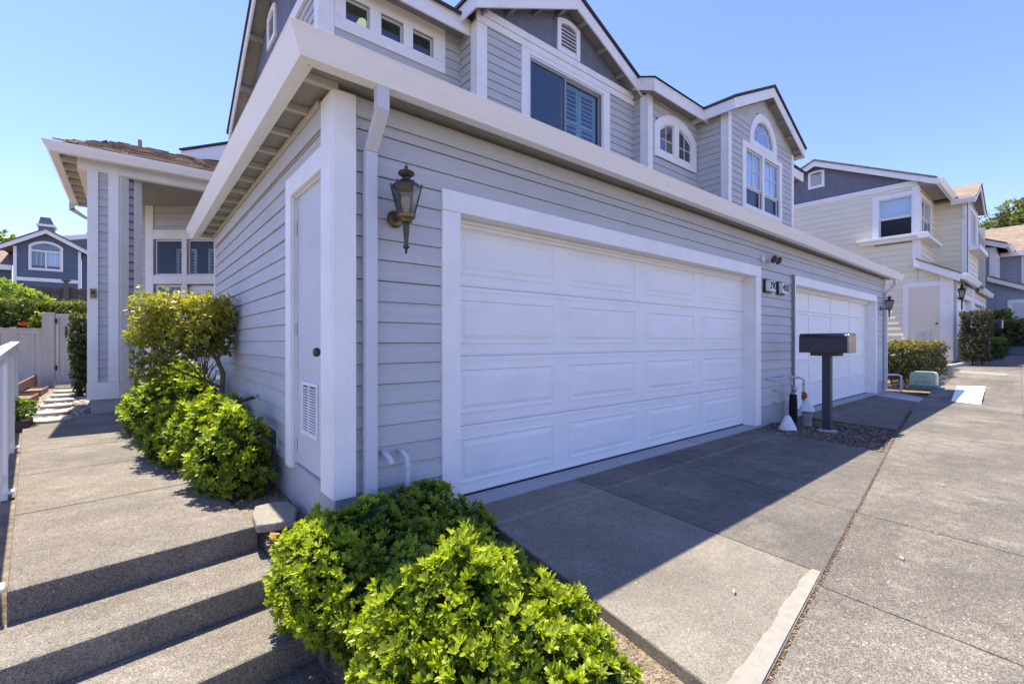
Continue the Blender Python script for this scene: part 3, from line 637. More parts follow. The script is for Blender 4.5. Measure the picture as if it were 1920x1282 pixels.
lm = MB().lathe([(.01, .16), (.05, .13), (.085, .06), (.09, 0.0), (.06, -.04), (.01, -.05)][::-1], (2.52, 6.35, 5.60), 12).build('pendant_lamp', 'lamp_shade', None, smooth=True)
tag(lm, 'small glowing yellow pendant lamp seen through the leftmost small upstairs window', 'lamp')
# upper side wall (left gable end)
FS = Frame(1.805, 11.0, -90); asd = lambda y: 11.0 - y
zr = lambda y: (7.02 - .45 * (8.29 - y) if y < 8.29 else 7.02 - .565 * (y - 8.29))
us = wall(FS, 'upper_side_wall', H, 'sheathing', asd(5.9), 2.9, 5.6, (), .1, [(0, 5.6), (asd(5.9), 5.6), (asd(5.9), zr(5.9) - .1), (asd(8.29), zr(8.29) - .1), (0, zr(11) - .1)])
siding(FS, us, 'siding', asd(5.93), 3.2, 5.70, EX, butt=False)
FS.part('belt_trim', 'trim', H, 0, asd(5.9) + .02, 0.0, 0.05, 5.70, 5.80, 0.003); FS.part('belt_trim', 'trim', H, 0, asd(5.9) + .02, 0.0, 0.035, 5.801, 5.91, 0.003)
lo_s = lambda z: asd(8.29 + (6.92 - z) / .565); hi_s = lambda z: min(asd(5.9), asd(8.29 - (6.92 - z) / .45))
gable_boards(FS, us, 'siding_slate', lo_s, hi_s, 5.912, 6.9, .24, seams=.45)
vent(FS, H, asd(8.56), asd(8.02), 6.06, 6.64, .06)
FS.part('corner_board', 'trim', H, asd(6.05), asd(5.905), 0.0, 0.028, 3.0, 5.70, 0.003)
def rake(name, pts, ext, m='trim'): return MB().prism(pts, ext).build(name, m, H, 0.003)
X0 = 1.55
rake('rake_board', [(X0, 5.6, 5.72), (X0, 8.29, 6.88), (X0, 8.29, 7.09), (X0, 5.6, 5.95)], (.03, 0, 0))
rake('rake_board', [(X0, 8.29, 6.88), (X0, 11.05, 5.33), (X0, 11.05, 5.53), (X0, 8.29, 7.09)], (.03, 0, 0))
mb = MB(); mb.prism([(X0 - .03, 5.55, 5.94), (X0 - .03, 8.29, 7.13), (X0 - .03, 11.1, 5.53), (X0 - .03, 11.1, 5.49), (X0 - .03, 8.29, 7.092), (X0 - .03, 5.55, 5.90)], (4.5, 0, 0)); mb.build('roof', 'roof_dark', H)
mb = MB(); mb.prism([(X0 + .031, 5.63, 5.86), (X0 + .031, 8.29, 7.02), (X0 + .031, 11.0, 5.50), (X0 + .031, 11.0, 5.46), (X0 + .031, 8.29, 6.98), (X0 + .031, 5.63, 5.82)], (.26, 0, 0)); mb.build('soffit', 'soffit', H)
for yy in (6.4, 7.2, 9.0, 9.9): MB().box(X0 + .032, 1.80, yy, yy + .05, zr(yy) - .19, zr(yy) - .1).build('outlooker', 'soffit', H, .002)
MB().box(X0, 3.873, 5.60, 5.628, 5.69, 5.945).build('fascia', 'trim', H, 0.003)
MB().box(X0 + .03, 3.873, 5.63, 5.90, 5.80, 5.82).build('soffit', 'soffit', H)
# gable bay with the sliding window
FB1 = Frame(3.874, 5.45, 0); a1_ = lambda x: x - 3.874
rk = lambda x: 5.83 + .45 * (min(x, 11.52 - x) - 3.67)
b1 = wall(FB1, 'upper_wall', H, 'sheathing', 3.771, 3.2, 5.82, [(a1_(4.88), a1_(6.66), 4.5, 5.74)], .1, [(0, 5.82), (3.771, 5.82), (3.771, rk(7.645) + .1), (a1_(5.76), rk(5.76) + .1), (0, rk(3.874) + .1)])
siding(FB1, b1, 'siding', 3.771, 3.5, 5.82, EX, [(a1_(4.75), a1_(6.82), 4.3, 5.9)], butt=False)
FBR = Frame(3.874, 5.9, -90); wr = wall(FBR, 'return_wall', H, 'sheathing', .449, 3.2, 5.9); siding(FBR, wr, 'siding', .44, 3.5, 5.9, EX, butt=False)
FB1.part('corner_board', 'trim', H, -.028, .155, 0.0, 0.03, 3.4, 5.82, 0.003); FBR.part('corner_board', 'trim', H, .315, .446, 0.0, 0.027, 3.4, 5.85, 0.003)
FB1.part('belt_trim', 'trim', H, -.028, 3.765, 0.0, 0.035, 5.825, 5.93, 0.003); FB1.part('belt_trim', 'trim', H, -.028, 3.765, 0.0, 0.055, 5.932, 6.045, 0.004)
FB1.part('corner_board', 'trim', H, -.028, .155, 0.0, 0.03, 6.05, 6.2, 0.003) if False else None
lo1 = lambda z: max(0, a1_(3.67 + (z - 5.83 - .09) / .45)); hi1 = lambda z: min(3.771, a1_(11.52 - 3.67 - (z - 5.83 - .09) / .45))
gable_boards(FB1, b1, 'siding_slate', lo1, hi1, 6.047, 6.84, .24, seams=.42)
vent(FB1, H, a1_(5.483), a1_(6.038), 6.06, 6.66, .06, .02)
w1 = FB1.part('window', 'trim', H, a1_(4.70), a1_(4.86), 0.0, .036, 4.3, 5.82, .004)
FB1.part('casing', 'trim', w1, a1_(6.70), a1_(6.88), 0.0, .036, 4.3, 5.82, .004); FB1.part('casing', 'trim', w1, a1_(4.861), a1_(6.699), 0.0, .034, 5.745, 5.82, .003)
FB1.part('casing', 'trim', w1, a1_(4.861), a1_(6.699), 0.0, .034, 4.3, 4.5, .003)
mb = MB(); rectring(FB1, mb, a1_(4.862), a1_(6.698), 4.5, 5.744, .028, -.05, .02); mb.build('frame', 'sash', w1, .002)
sash(FB1, w1, a1_(4.89), a1_(5.74), 4.53, 5.715, .035, -.015, 'glass_teal', 'sash_dark')
sash(FB1, w1, a1_(5.70), a1_(6.67), 4.53, 5.715, .035, -.055, 'glass_teal', 'sash_dark')
room(FB1, w1, a1_(4.85), a1_(6.7), 4.5, 5.8, 1.2)
for s0, s1 in ((5.76, 6.19), (6.21, 6.64)):     # plantation shutters
    mb = MB(); rectring(FB1, mb, a1_(s0), a1_(s1), 4.5, 5.70, .05, -.16, -.13); FB1.box(mb, a1_(s0) + .05, a1_(s1) - .05, -.16, -.13, 5.05, 5.10); mb.build('shutter', 'shutter_white', w1)
    for i in range(14):
        z = 4.6 + i * .078
        if 5.0 < z < 5.1: continue
        mb = MB(); q0, q1 = a1_(s0) + .05, a1_(s1) - .05
        mb.hexa([FB1.P(q0, -.12, z), FB1.P(q1, -.12, z), FB1.P(q1, -.165, z + .05), FB1.P(q0, -.165, z + .05), FB1.P(q0, -.12, z + .008), FB1.P(q1, -.12, z + .008), FB1.P(q1, -.165, z + .058), FB1.P(q0, -.165, z + .058)]); mb.build('slat', 'shutter_white', w1)
# gable roof of the bay
def gable_roof(xl, xc, xr, yf, yb, zb, s, th=.215, col='roof_dark', par=H, ofs=0):
    za = zb + s * (xc - xl); zr_ = za - s * (xr - xc)
    MB().prism([(xl, yf, zb), (xc, yf, za), (xc, yf, za + th), (xl, yf, zb + th)], (0, .03, 0)).build('rake_board', 'trim', par, .003)
    MB().prism([(xc + .0005, yf, za), (xr, yf, zr_), (xr, yf, zr_ + th), (xc + .0005, yf, za + th)], (0, .03, 0)).build('rake_board', 'trim', par, .003)
    t = th + .004
    MB().prism([(xl - .03, yf - .03, zb + t), (xc, yf - .03, za + t + .005), (xr + .03, yf - .03, zr_ + t), (xr + .03, yf - .03, zr_ + t + .045), (xc, yf - .03, za + t + .06), (xl - .03, yf - .03, zb + t + .045)], (0, yb - yf, 0)).build('roof', col, par)
    MB().prism([(xl + .026, yf + .031, zb + .10), (xc, yf + .031, za + .09), (xr - .026, yf + .031, zr_ + .10), (xr - .026, yf + .031, zr_ + .12), (xc, yf + .031, za + .11), (xl + .026, yf + .031, zb + .12)], (0, yb - yf - .1, 0)).build('soffit', 'soffit', par)
    MB().box(xl, xl + .025, yf + .031, yb, zb, zb + th).build('fascia', 'trim', par, .003); MB().box(xr - .025, xr, yf + .031, yb, zr_, zr_ + th).build('fascia', 'trim', par, .003)
    for k in (.12, .38, .64, .88):
        for sgn in (-1, 1):
            x = xc + sgn * (xc - xl) * k; z = za - s * abs(x - xc)
            MB().box(x - .025, x + .025, yf + .031, yf + .26, z - .0, z + .085).build('outlooker', 'soffit', par, .002)
gable_roof(3.67, 5.76, 7.85, 5.20, 8.2, 5.81, .45)
# arched pair window wall
FB2 = Frame(7.645, 5.12, 0); a2 = lambda x: x - 7.645
b2 = wall(FB2, 'upper_wall', H, 'sheathing', 1.84, 3.2, 5.95, [(a2(8.03), a2(8.53), 4.98, 5.5), (a2(8.74), a2(9.23), 4.98, 5.5)])
siding(FB2, b2, 'siding', 1.84, 3.5, 5.93, EX, [(a2(7.90), a2(9.36), 4.88, 5.5), (a2(8.2), a2(9.06), 5.4, 5.70)], butt=False)
FR2 = Frame(7.645, 5.45, -90); wr = wall(FR2, 'return_wall', H, 'sheathing', .329, 3.2, 5.95); siding(FR2, wr, 'siding', .32, 3.5, 5.95, EX, butt=False)
FB2.part('corner_board', 'trim', H, -.028, .13, 0.0, .03, 3.4, 5.93, .003); FR2.part('corner_board', 'trim', H, .18, .326, 0.0, .028, 3.4, 5.93, .003)
o = [(a2(7.84), 4.825), (a2(9.42), 4.825)] + arc(a2(7.84), a2(9.42), 5.46, .32, 14); i = [(a2(8.02), 4.975), (a2(9.24), 4.975)] + arc(a2(8.02), a2(9.24), 5.38, .215, 14)
mb = MB(); FB2.ring(mb, o, i, 0.0, .036); w2 = mb.build('window', 'trim', H, .003)
FB2.part('mullion', 'trim', w2, a2(8.54), a2(8.72), 0.0, .034, 4.976, 5.60, .003)
for q0, q1, s in ((8.02, 8.545, 1), (8.715, 9.24, -1)):
    t = lambda x: 5.38 + .215 * (1 - ((x - 8.63) / .61) ** 2)
    pts = [(q0, 4.975), (q1, 4.975)] + [(q1 + (q0 - q1) * k / 6, t(q1 + (q0 - q1) * k / 6)) for k in range(7)]
    c = ((q0 + q1) / 2, 5.2); inn = [(x + .025 * (1 if x < c[0] else -1), z + (.025 if z < c[1] else -.025)) for x, z in pts]
    mb = MB(); FB2.ring(mb, [(a2(x), z) for x, z in pts], [(a2(x), z) for x, z in inn], -.02, .008); mb.build('sash', 'sash', w2, .002)
    mb = MB(); FB2.poly(mb, [(a2(x), z) for x, z in inn], -.012, -.008); mb.build('pane', 'glass_dark', w2)
    FB2.part('glazing_bar', 'sash', w2, a2(c[0]) - .007, a2(c[0]) + .007, -.007, .002, 5.0, t(c[0]) - .02, 0); FB2.part('glazing_bar', 'sash', w2, a2(q0) + .025, a2(q1) - .025, -.007, .001, 5.215, 5.229, 0)
room(FB2, w2, a2(8.0), a2(9.26), 4.95, 5.6, .8)
MB().box(7.466, 9.47, 4.85, 4.878, 5.84, 6.08).build('fascia', 'trim', H, .003)
rake('rake_board', [(7.466, 4.879, 5.853), (7.466, 4.879, 6.09), (7.466, 7.5, 7.24), (7.466, 7.5, 7.0)], (.028, 0, 0))
mb = MB(); mb.prism([(7.43, 4.81, 6.08), (7.43, 8.3, 7.6), (7.43, 8.3, 7.55), (7.43, 4.81, 6.035 + .04)], (5.7, 0, 0)); mb.build('roof', 'roof_dark', H)
MB().box(7.495, 9.48, 4.879, 5.12, 5.93, 5.95).build('soffit', 'soffit', H)
# gable bay with the tall arched window
FB3 = Frame(9.485, 4.44, 0); a3 = lambda x: x - 9.485
r3 = lambda x: 5.84 + .455 * (min(x, 22.44 - x) - 9.27) + .1
b3 = wall(FB3, 'upper_wall', H, 'sheathing', 3.515, 2.9, 5.86, [(a3(10.28), a3(12.1), 4.19, 5.42), (a3(10.66), a3(11.66), 5.66, 5.86)], .1, [(0, 5.861), (a3(10.66), 5.861), (a3(10.66), 6.1), (a3(11.66), 6.1), (a3(11.66), 5.861), (3.515, 5.861), (3.515, r3(13.0)), (a3(11.22), r3(11.22)), (0, r3(9.485))])
siding(FB3, b3, 'siding', 3.515, 3.2, 5.94, EX, [(a3(10.18), a3(12.2), 4.12, 5.52), (a3(10.54), a3(11.86), 5.5, 6.2)], butt=False)
lo3 = lambda z: max(0, a3(9.27 + (z - 5.84 - .09) / .455)); hi3 = lambda z: min(3.515, a3(22.44 - 9.27 - (z - 5.84 - .09) / .455))
z = 3.2 + EX * math.ceil((5.94 - 3.2) / EX)
for half in (0, 1):   # courses left and right of the arch, then over it
    pass
zz = 5.94
while zz < 6.72:
    h = min(EX, 6.76 - zz); m_ = zz + h / 2; 
    inside = .70 * math.sqrt(max(0, 1 - ((m_ - 5.66) / .72) ** 2)) if m_ < 6.38 else 0
    segs = [(lo3(zz + h * .0), a3(11.2) - inside), (a3(11.2) + inside, hi3(zz))] if inside > .05 else [(lo3(zz), hi3(zz))]
    for k, (q0, q1) in enumerate(segs):
        p = [(q0, zz), (q1, zz), (min(q1, hi3(zz + h - .003)), zz + h - .003), (max(q0, lo3(zz + h - .003)), zz + h - .003)]
        if p[2][0] > p[3][0] and q1 - q0 > .03:
            mb = MB(); mb.prism([FB3.P(x, 0, z_) for x, z_ in p], FB3.n * .017); mb.build('siding_board', 'siding', b3)
    zz += EX
FR3 = Frame(9.485, 5.12, -90); wr = wall(FR3, 'return_wall', H, 'sheathing', .679, 2.9, 5.95); siding(FR3, wr, 'siding', .67, 3.2, 5.95, EX, butt=False)
FB3.part('corner_board', 'trim', H, -.028, .11, 0.0, .03, 3.0, 5.93, .003); FR3.part('corner_board', 'trim', H, .545, .676, 0.0, .028, 3.0, 5.93, .003); FB3.part('corner_board', 'trim', H, 3.40, 3.54, 0.0, .03, 3.0, 5.93, .003)
w3 = FB3.part('window', 'trim', H, a3(10.11), a3(12.26), 0.0, .036, 5.42, 5.54, .004)
for q0, q1, z0, z1 in ((10.11, 10.28, 4.08, 5.419), (12.10, 12.26, 4.08, 5.419), (10.281, 12.099, 4.08, 4.19), (11.12, 11.22, 4.191, 5.419)): FB3.part('casing', 'trim', w3, a3(q0), a3(q1), 0.0, .034, z0, z1, .003)
for q0, q1 in ((10.275, 11.125), (11.215, 12.105)):
    sash(FB3, w3, a3(q0), a3(q1), 4.60, 5.42, .03, -.02, 'glass', 'sash', (('v', a3((q0 + q1) / 2)), ('h', 5.0)))
    sash(FB3, w3, a3(q0), a3(q1), 4.19, 4.60, .03, -.045, 'glass_screen', 'sash')
mb = MB(); k0 = 60
for k in range(k0):
    q = 10.27 + 1.84 * k / k0; d = -.14 + .012 * math.sin(k * 1.9)
    d2_ = -.14 + .012 * math.sin((k + 1) * 1.9); q2 = 10.27 + 1.84 * (k + 1) / k0
    mb.add([FB3.P(a3(q), d, 4.15), FB3.P(a3(q2), d2_, 4.15), FB3.P(a3(q2), d2_, 5.44), FB3.P(a3(q), d, 5.44)], [(0, 1, 2, 3)])
mb.build('curtain', 'curtain', w3)
room(FB3, w3, a3(10.25), a3(12.12), 4.15, 5.45, .8)
ca = a3(11.2)
o = [(ca - .73, 5.541), (ca + .73, 5.541)] + arc(ca - .73, ca + .73, 5.80, .58, 16); i = [(ca - .54, 5.665), (ca + .54, 5.665)] + arc(ca - .54, ca + .54, 5.78, .43, 16)
mb = MB(); FB3.ring(mb, o, i, 0.0, .038); w4 = mb.build('window', 'trim', H, .003)
i2 = [(ca - .51, 5.69), (ca + .51, 5.69)] + arc(ca - .51, ca + .51, 5.785, .405, 16)
mb = MB(); FB3.ring(mb, i, i2, -.01, .012); mb.build('sash', 'sash', w4); mb = MB(); FB3.poly(mb, i2, -.006, -.002); mb.build('pane', 'glass_dark', w4)
j1 = arc(ca - .30, ca + .30, 5.70, .26, 10)
mb = MB(); mb.tube([FB3.P(x, .002, z_) for x, z_ in j1], .008, 6); mb.build('glazing_bar', 'sash', w4)
for an in (45, 90, 135): mb = MB(); mb.tube([FB3.P(ca + .28 * math.cos(R(an)), .002, 5.70 + .25 * math.sin(R(an))), FB3.P(ca + .52 * math.cos(R(an)), .002, 5.72 + .46 * math.sin(R(an)))], .008, 6); mb.build('glazing_bar', 'sash', w4)
room(FB3, w4, ca - .5, ca + .5, 5.70, 6.1, .6, -.11)
gable_roof(9.27, 11.22, 13.17, 4.20, 7.6, 5.84, .455)
# eave beyond the bay, rear and end walls
MB().box(13.02, 14.3, 4.60, 4.628, 5.60, 5.83).build('fascia', 'trim', H, .003); MB().box(13.02, 14.27, 4.63, 5.2, 5.70, 5.72).build('soffit', 'soffit', H)
mb = MB(); mb.prism([(13.0, 4.56, 5.835), (14.33, 4.56, 5.835), (14.33, 8.0, 7.2), (13.0, 8.0, 7.2)], (0, 0, .045)); mb.build('roof', 'roof_dark', H)
MB().box(13.001, 13.9, 5.2, 5.3, 3.0, 5.72).build('upper_wall', 'siding', H); MB().box(12.9, 12.999, 4.55, 5.3, 2.9, 5.9).build('return_wall', 'siding', H)
MB().box(13.8, 13.9, 5.3, 11, 2.9, 6.2).build('end_wall', 'siding', H); MB().box(1.81, 13.9, 10.9, 11.0, 2.5, 5.5).build('rear_wall', 'siding', H)
mb = MB(); mb.prism([(3.6, 11.2, 5.5), (14.33, 11.2, 5.5), (14.33, 8.0, 7.25), (3.6, 8.0, 7.25)], (0, 0, .045)); mb.build('roof', 'roof_dark', H)
MB().box(1.81, 13.9, 7.66, 7.75, 3.0, 5.5).build('light_block_wall', 'sheathing', H)  # unseen inner wall, added to stop light passing through the house

# entry porch of the near townhouse
PY = 9.45
FP = Frame(-0.51, PY, 0)      # pillar front face
F45 = Frame(-0.145, PY, 45)   # pillar angled face
ps = MB(); ps.prism([(-.50, PY + .012, .38), (-.14, PY + .012, .38), (.125, PY + .285, .38), (.125, PY + .5, .38), (-.50, PY + .5, .38)], (0, 0, 3.45)); pil = ps.build('porch_pillar', 'sheathing', H)
siding(FP, pil, 'siding', .365, .52, 3.80, EX, n=-.018); siding(F45, pil, 'siding', .385, .52, 3.80, EX, n=-.018)
for fr, L_, w in ((FP, .365, .125), (F45, .385, .15)):
    fr.part('pillar_board', 'trim', pil, 0.001, w, 0.0, .022, .56, 3.9, .003); fr.part('pillar_board', 'trim', pil, L_ - w * (1 if fr is FP else .85), L_ - .001, 0.0, .022, .56, 3.9, .003)
    fr.part('pillar_base', 'trim', pil, -.004, L_ + .004, 0.0, .028, .30, .558, .003)
mb = MB(); mb.prism([(-.47, PY + .03, -.1), (-.13, PY + .03, -.1), (.12, PY + .29, -.1), (.12, PY + .48, -.1), (-.47, PY + .48, -.1)], (0, 0, .40)); mb.build('pillar_footing', 'foundation', pil)
MB().box(-.62, 2.6, PY - .02, PY + .1, 3.78, 4.0).build('porch_beam', 'trim', H, .004)
MB().box(-.62, -.52, PY + .1, 12.4, 3.78, 4.0).build('porch_beam', 'trim', H, .004)
MB().box(-.60, 3.0, PY + .101, 13.0, 3.90, 3.93).build('porch_ceiling', 'soffit', H)
Fg = Frame(-.60, PY, 0)
pp = [(.205, 0), (.30, 0), (.355, .10), (.36, .13), (.345, .132), (.205, .10)]
def gut2(fr, L, z0, m1, m2):
    mb = MB(); n = len(pp); s = [fr.P(-k if m1 else 0, k, z0 + z) for k, z in pp]; e = [fr.P(L + k if m2 else L, k, z0 + z) for k, z in pp]
    mb.add(s + e, [tuple(reversed(range(n))), tuple(range(n, 2 * n))] + [(i, (i + 1) % n, n + (i + 1) % n, n + i) for i in range(n)]); return mb.build('gutter', 'gutter_paint', H, .0015)
gut2(Fg, 3.2, 3.89, True, False); gut2(Frame(-.60, 12.6, -90), 12.6 - PY, 3.89, False, True)
for yy in np.arange(9.5, 12.6, .42): MB().box(-.80, -.625, yy - .02, yy + .02, 3.86, 3.95).build('rafter_tail', 'rafter', H, .002)
MB().box(-.80, -.60, PY - .2, 12.6, 3.951, 3.965).build('soffit', 'soffit', H)
MB().hexa([(-.93, 12.40, 3.76), (-.85, 12.40, 3.76), (-.85, 12.46, 3.76), (-.93, 12.46, 3.76), (-.93, 12.40, 3.92), (-.85, 12.40, 3.92), (-.85, 12.46, 3.92), (-.93, 12.46, 3.92)]).build('downspout', 'downspout_paint', H)
MB().hexa([(-.70, 12.40, 3.62), (-.62, 12.40, 3.62), (-.62, 12.46, 3.62), (-.70, 12.46, 3.62), (-.93, 12.40, 3.759), (-.85, 12.40, 3.80), (-.85, 12.46, 3.80), (-.93, 12.46, 3.759)]).build('downspout', 'downspout_paint', H)
# porch roof: sheathing, then shakes laid course by course
zp = lambda y: 4.0 + .45 * (y - 9.08)
rp = MB(); rp.prism([(-.80, 9.24, zp(9.18)), (3.2, 9.24, zp(9.18)), (3.2, 10.42, zp(10.42)), (-.2, 10.42, zp(10.42))], (0, 0, -.03)); rp.prism([(-.80, 9.24, zp(9.18)), (-.2, 10.42, zp(10.42)), (-.2, 11.6, zp(10.42)), (-.80, 12.5, zp(9.18))], (0, 0, -.03)); rp.prism([(-.2, 10.42, zp(10.42)), (3.2, 10.42, zp(10.42)), (3.2, 13.0, 3.7), (-.2, 13.0, 3.7)], (0, 0, -.03))
roofp = rp.build('porch_roof', 'roof_dark', H)
sh = bpy.data.meshes.new('shake'); sh.from_pydata([(0, 0, 0), (1, 0, 0), (1, 1, 0), (0, 1, 0), (0, 0, .022), (1, 0, .022), (1, 1, .006), (0, 1, .006)], [], [(3, 2, 1, 0), (4, 5, 6, 7), (0, 1, 5, 4), (1, 2, 6, 5), (2, 3, 7, 6), (3, 0, 4, 7)]); sh.materials.append(MATS['shake'])
r_ = random.Random(3); row = 0; yy = 9.17
while yy < 10.45:
    x = -.84 + max(0, (yy - 9.17)) * .55 + r_.uniform(-.03, .03)
    while x < 1.75:
        w = r_.uniform(.09, .22); o = bpy.data.objects.new('shake', sh); o.location = (x, yy + r_.uniform(-.02, .012), zp(yy) + .003 + r_.uniform(0, .012))
        o.rotation_euler = (math.atan(.45) - .05, 0, 0); o.scale = (w - .006, .30, r_.uniform(.8, 1.7)); link(o, roofp); x += w
    yy += .17; row += 1
yy = 9.2
while yy < 12.5:
    o = bpy.data.objects.new('shake', sh); w = r_.uniform(.12, .2); f = .0
    for q in range(3):
        o = bpy.data.objects.new('shake', sh); o.location = (-.84 + .17 * q, yy + w, 4.03 + .14 * q); o.rotation_euler = (math.atan(.8) - .05, 0, R(-90)); o.scale = (w - .006, .25, 1.2)
        if -.84 + .17 * q < -.90 + (yy - 9.17) * .55: link(o, roofp)
    yy += w
tube_obj('vent_pipe', [(.12, 10.25, 4.3), (.12, 10.25, 4.68)], .03, 'pipe_grey', H)
# eave corner of the roof behind the porch
MB().hexa([(.83, 12.31, 5.26), (2.3, 11.10, 4.98), (2.33, 11.13, 4.98), (.86, 12.34, 5.26), (.83, 12.31, 5.33), (2.3, 11.10, 5.62), (2.33, 11.13, 5.62), (.86, 12.34, 5.33)]).build('rake_board', 'trim', H)
mb = MB(); mb.prism([(.80, 12.28, 5.34), (2.3, 11.05, 5.63), (4.5, 13, 6.1), (3.0, 14.2, 5.8)], (0, 0, .04)); mb.build('roof', 'roof_dark', H)
MB().prism([(1.0, 12.5, 3.9), (2.6, 11.2, 3.9), (2.6, 11.2, 5.1), (1.0, 12.5, 5.3)], (.08, .1, 0)).build('rear_shade_wall', 'siding_slate', H)  # added dark wall, the shade below the eave is put into its colour
# angled entry wall with windows and door
d_ = Vector((1.31 - .366, 10.87 - 11.66)); ang = math.degrees(math.atan2(d_.y, d_.x)); u_ = d_.normalized()
FE = Frame(.366 - u_.x * .75, 11.66 - u_.y * .75, ang)      # a=0.75 at the left end of the windows
we = wall(FE, 'entry_wall', H, 'sheathing', 3.4, 0.1, 3.93, [(.76, 1.31, 2.52, 3.23), (1.42, 2.02, 2.52, 3.23), (.76, 1.31, .5, 2.32), (1.42, 2.4, .16, 2.32)])
siding(FE, we, 'siding', 3.4, .5, 3.93, EX, [(.68, 2.5, .1, 3.36)], butt=False)
FE.part('casing', 'trim', H, .59, .745, 0, .036, .2, 3.93, .003)
we1 = FE.part('window', 'trim', H, .746, 2.6, 0, .034, 3.235, 3.42, .003)
for q0, q1, z0, z1 in ((1.315, 1.415, .16, 3.234), (2.03, 2.2, 2.34, 3.234), (.746, 1.314, 2.34, 2.52), (1.416, 2.029, 2.34, 2.52)): FE.part('casing', 'trim', we1, q0, q1, 0, .033, z0, z1, .003)
sash(FE, we1, .755, 1.312, 2.522, 3.232, .03, -.03, 'glass_porch'); sash(FE, we1, 1.418, 2.028, 2.522, 3.232, .03, -.03, 'glass_porch'); sash(FE, we1, .755, 1.312, .5, 2.338, .05, -.03, 'glass_porch')
room(FE, we1, .75, 2.05, 2.5, 3.3, 1.0)
for s0 in (.92, 1.58):
    mb = MB(); rectring(FE, mb, s0, s0 + .42, 2.56, 3.12, .05, -.4, -.37); mb.build('shutter', 'shutter_white', we1)
    for i in range(7): FE.part('slat', 'shutter_white', we1, s0 + .05, s0 + .37, -.40, -.37, 2.64 + i * .065, 2.658 + i * .065, 0)
dr = FE.part('front_door', 'door_white', H, 1.42, 2.4, -.09, -.05, .16, 2.32, .003)
FE.part('door_panel', 'glass_dark', dr, 1.56, 2.26, -.0495, -.045, 1.3, 2.15, 0)
for q in (1.62, 1.76): FE.part('glazing_bar', 'sash', dr, q, q + .012, -.0445, -.038, 1.3, 2.15, 0)

# ------------------------------------------------------------------ things on the near townhouse
def lantern(c, s, label, detail=True):
    """wall lantern; c = lantern body centre (bottom of the glass), wall lies toward +y"""
    x, y, z = c; L_ = thing('wall_lantern', (x, y, z), label, 'lantern', 'wall lanterns beside the garage doors')
    p = lambda prof: [(r * s, h * s) for r, h in prof]
    wy = 2.742
    MB().lathe([(.001, 0), (.052 * s, .004), (.056 * s, .015), (.045 * s, .03), (.02 * s, .036)], (x, wy, z + .005), 18, 0, Matrix.Rotation(R(90), 3, 'X')).build('back_plate', 'brass', L_, smooth=True)
    MB().tube([(x, wy - .02, z), (x, (wy + y) / 2, z - .012 * s), (x, y, z)], .014 * s, 8).build('arm', 'brass', L_, smooth=True)
    MB().lathe(p([(.018, -.055), (.035, -.045), (.04, -.03), (.055, -.018), (.058, 0), (.05, .006), (.03, .01)]), (x, y, z), 16).build('base_cup', 'brass', L_, smooth=True)
    MB().lathe(p([(.003, -.245), (.008, -.232), (.009, -.222), (.006, -.215), (.02, -.205), (.021, -.195), (.012, -.188), (.013, -.17), (.022, -.055)]), (x, y, z), 10).build('tail', 'bronze', L_, smooth=True)
    n = 6; b, t, h = .05 * s, .092 * s, .17 * s
    gp = MB()
    for q in range(n):
        a, a2_ = R(30 + 60 * q), R(90 + 60 * q)
        P = lambda r, an, zz: (x + r * math.cos(an), y + r * math.sin(an), z + zz)
        MB().add([P(b, a, .01), P(b, a2_, .01), P(t, a2_, h), P(t, a, h)], [(0, 1, 2, 3)]).build('glass_pane', 'glass_lantern', L_)
        MB().tube([P(b + .002, a, .004), P(t + .002, a, h + .004), P(t + .003, a, h + .016)], .0038 * s, 6).build('corner_bar', 'bronze', L_)
        MB().lathe([(.002, 0), (.006 * s, .006), (.002, .012)], P(t + .003, a, h + .014), 6).build('finial_ball', 'bronze', L_)
    MB().lathe(p([(.094, .168), (.096, .176), (.075, .196), (.045, .214), (.028, .224)]), (x, y, z), 6, R(30)).build('roof_cap', 'bronze', L_)
    MB().lathe(p([(.02, .22), (.022, .232), (.045, .246), (.052, .258), (.048, .268), (.02, .282), (.006, .286), (.012, .294), (.012, .302), (.004, .308), (.003, .322)]), (x, y, z), 16).build('finial', 'bronze', L_, smooth=True)
    MB().lathe(p([(.014, .006), (.016, .035), (.03, .065), (.034, .085), (.028, .105), (.012, .118), (.001, .12)]), (x, y, z), 14).build('bulb', 'bulb', L_, smooth=True)
    return L_
lantern((1.297, 2.575, 1.957), .98, 'aged brass wall lantern with clear glass and white bulb beside the near garage door')
lantern((13.45, 2.575, 1.957), .95, 'dark wall lantern beside the far garage door at the end of the townhouse')
def textmesh(s, size, m, parent, M_):
    cu = bpy.data.curves.new('number', 'FONT'); cu.body = s; cu.size = size; cu.align_x = 'CENTER'; cu.align_y = 'CENTER'; cu.extrude = .0015; cu.offset = size * .02
    t = bpy.data.objects.new('number_tmp', cu); COL.objects.link(t); dg = bpy.context.evaluated_depsgraph_get(); me = bpy.data.meshes.new_from_object(t.evaluated_get(dg)); bpy.data.objects.remove(t)
    me.materials.clear(); me.materials.append(MATS[m]); o = bpy.data.objects.new('number', me); o.matrix_basis = M_; link(o, parent, M_); return o
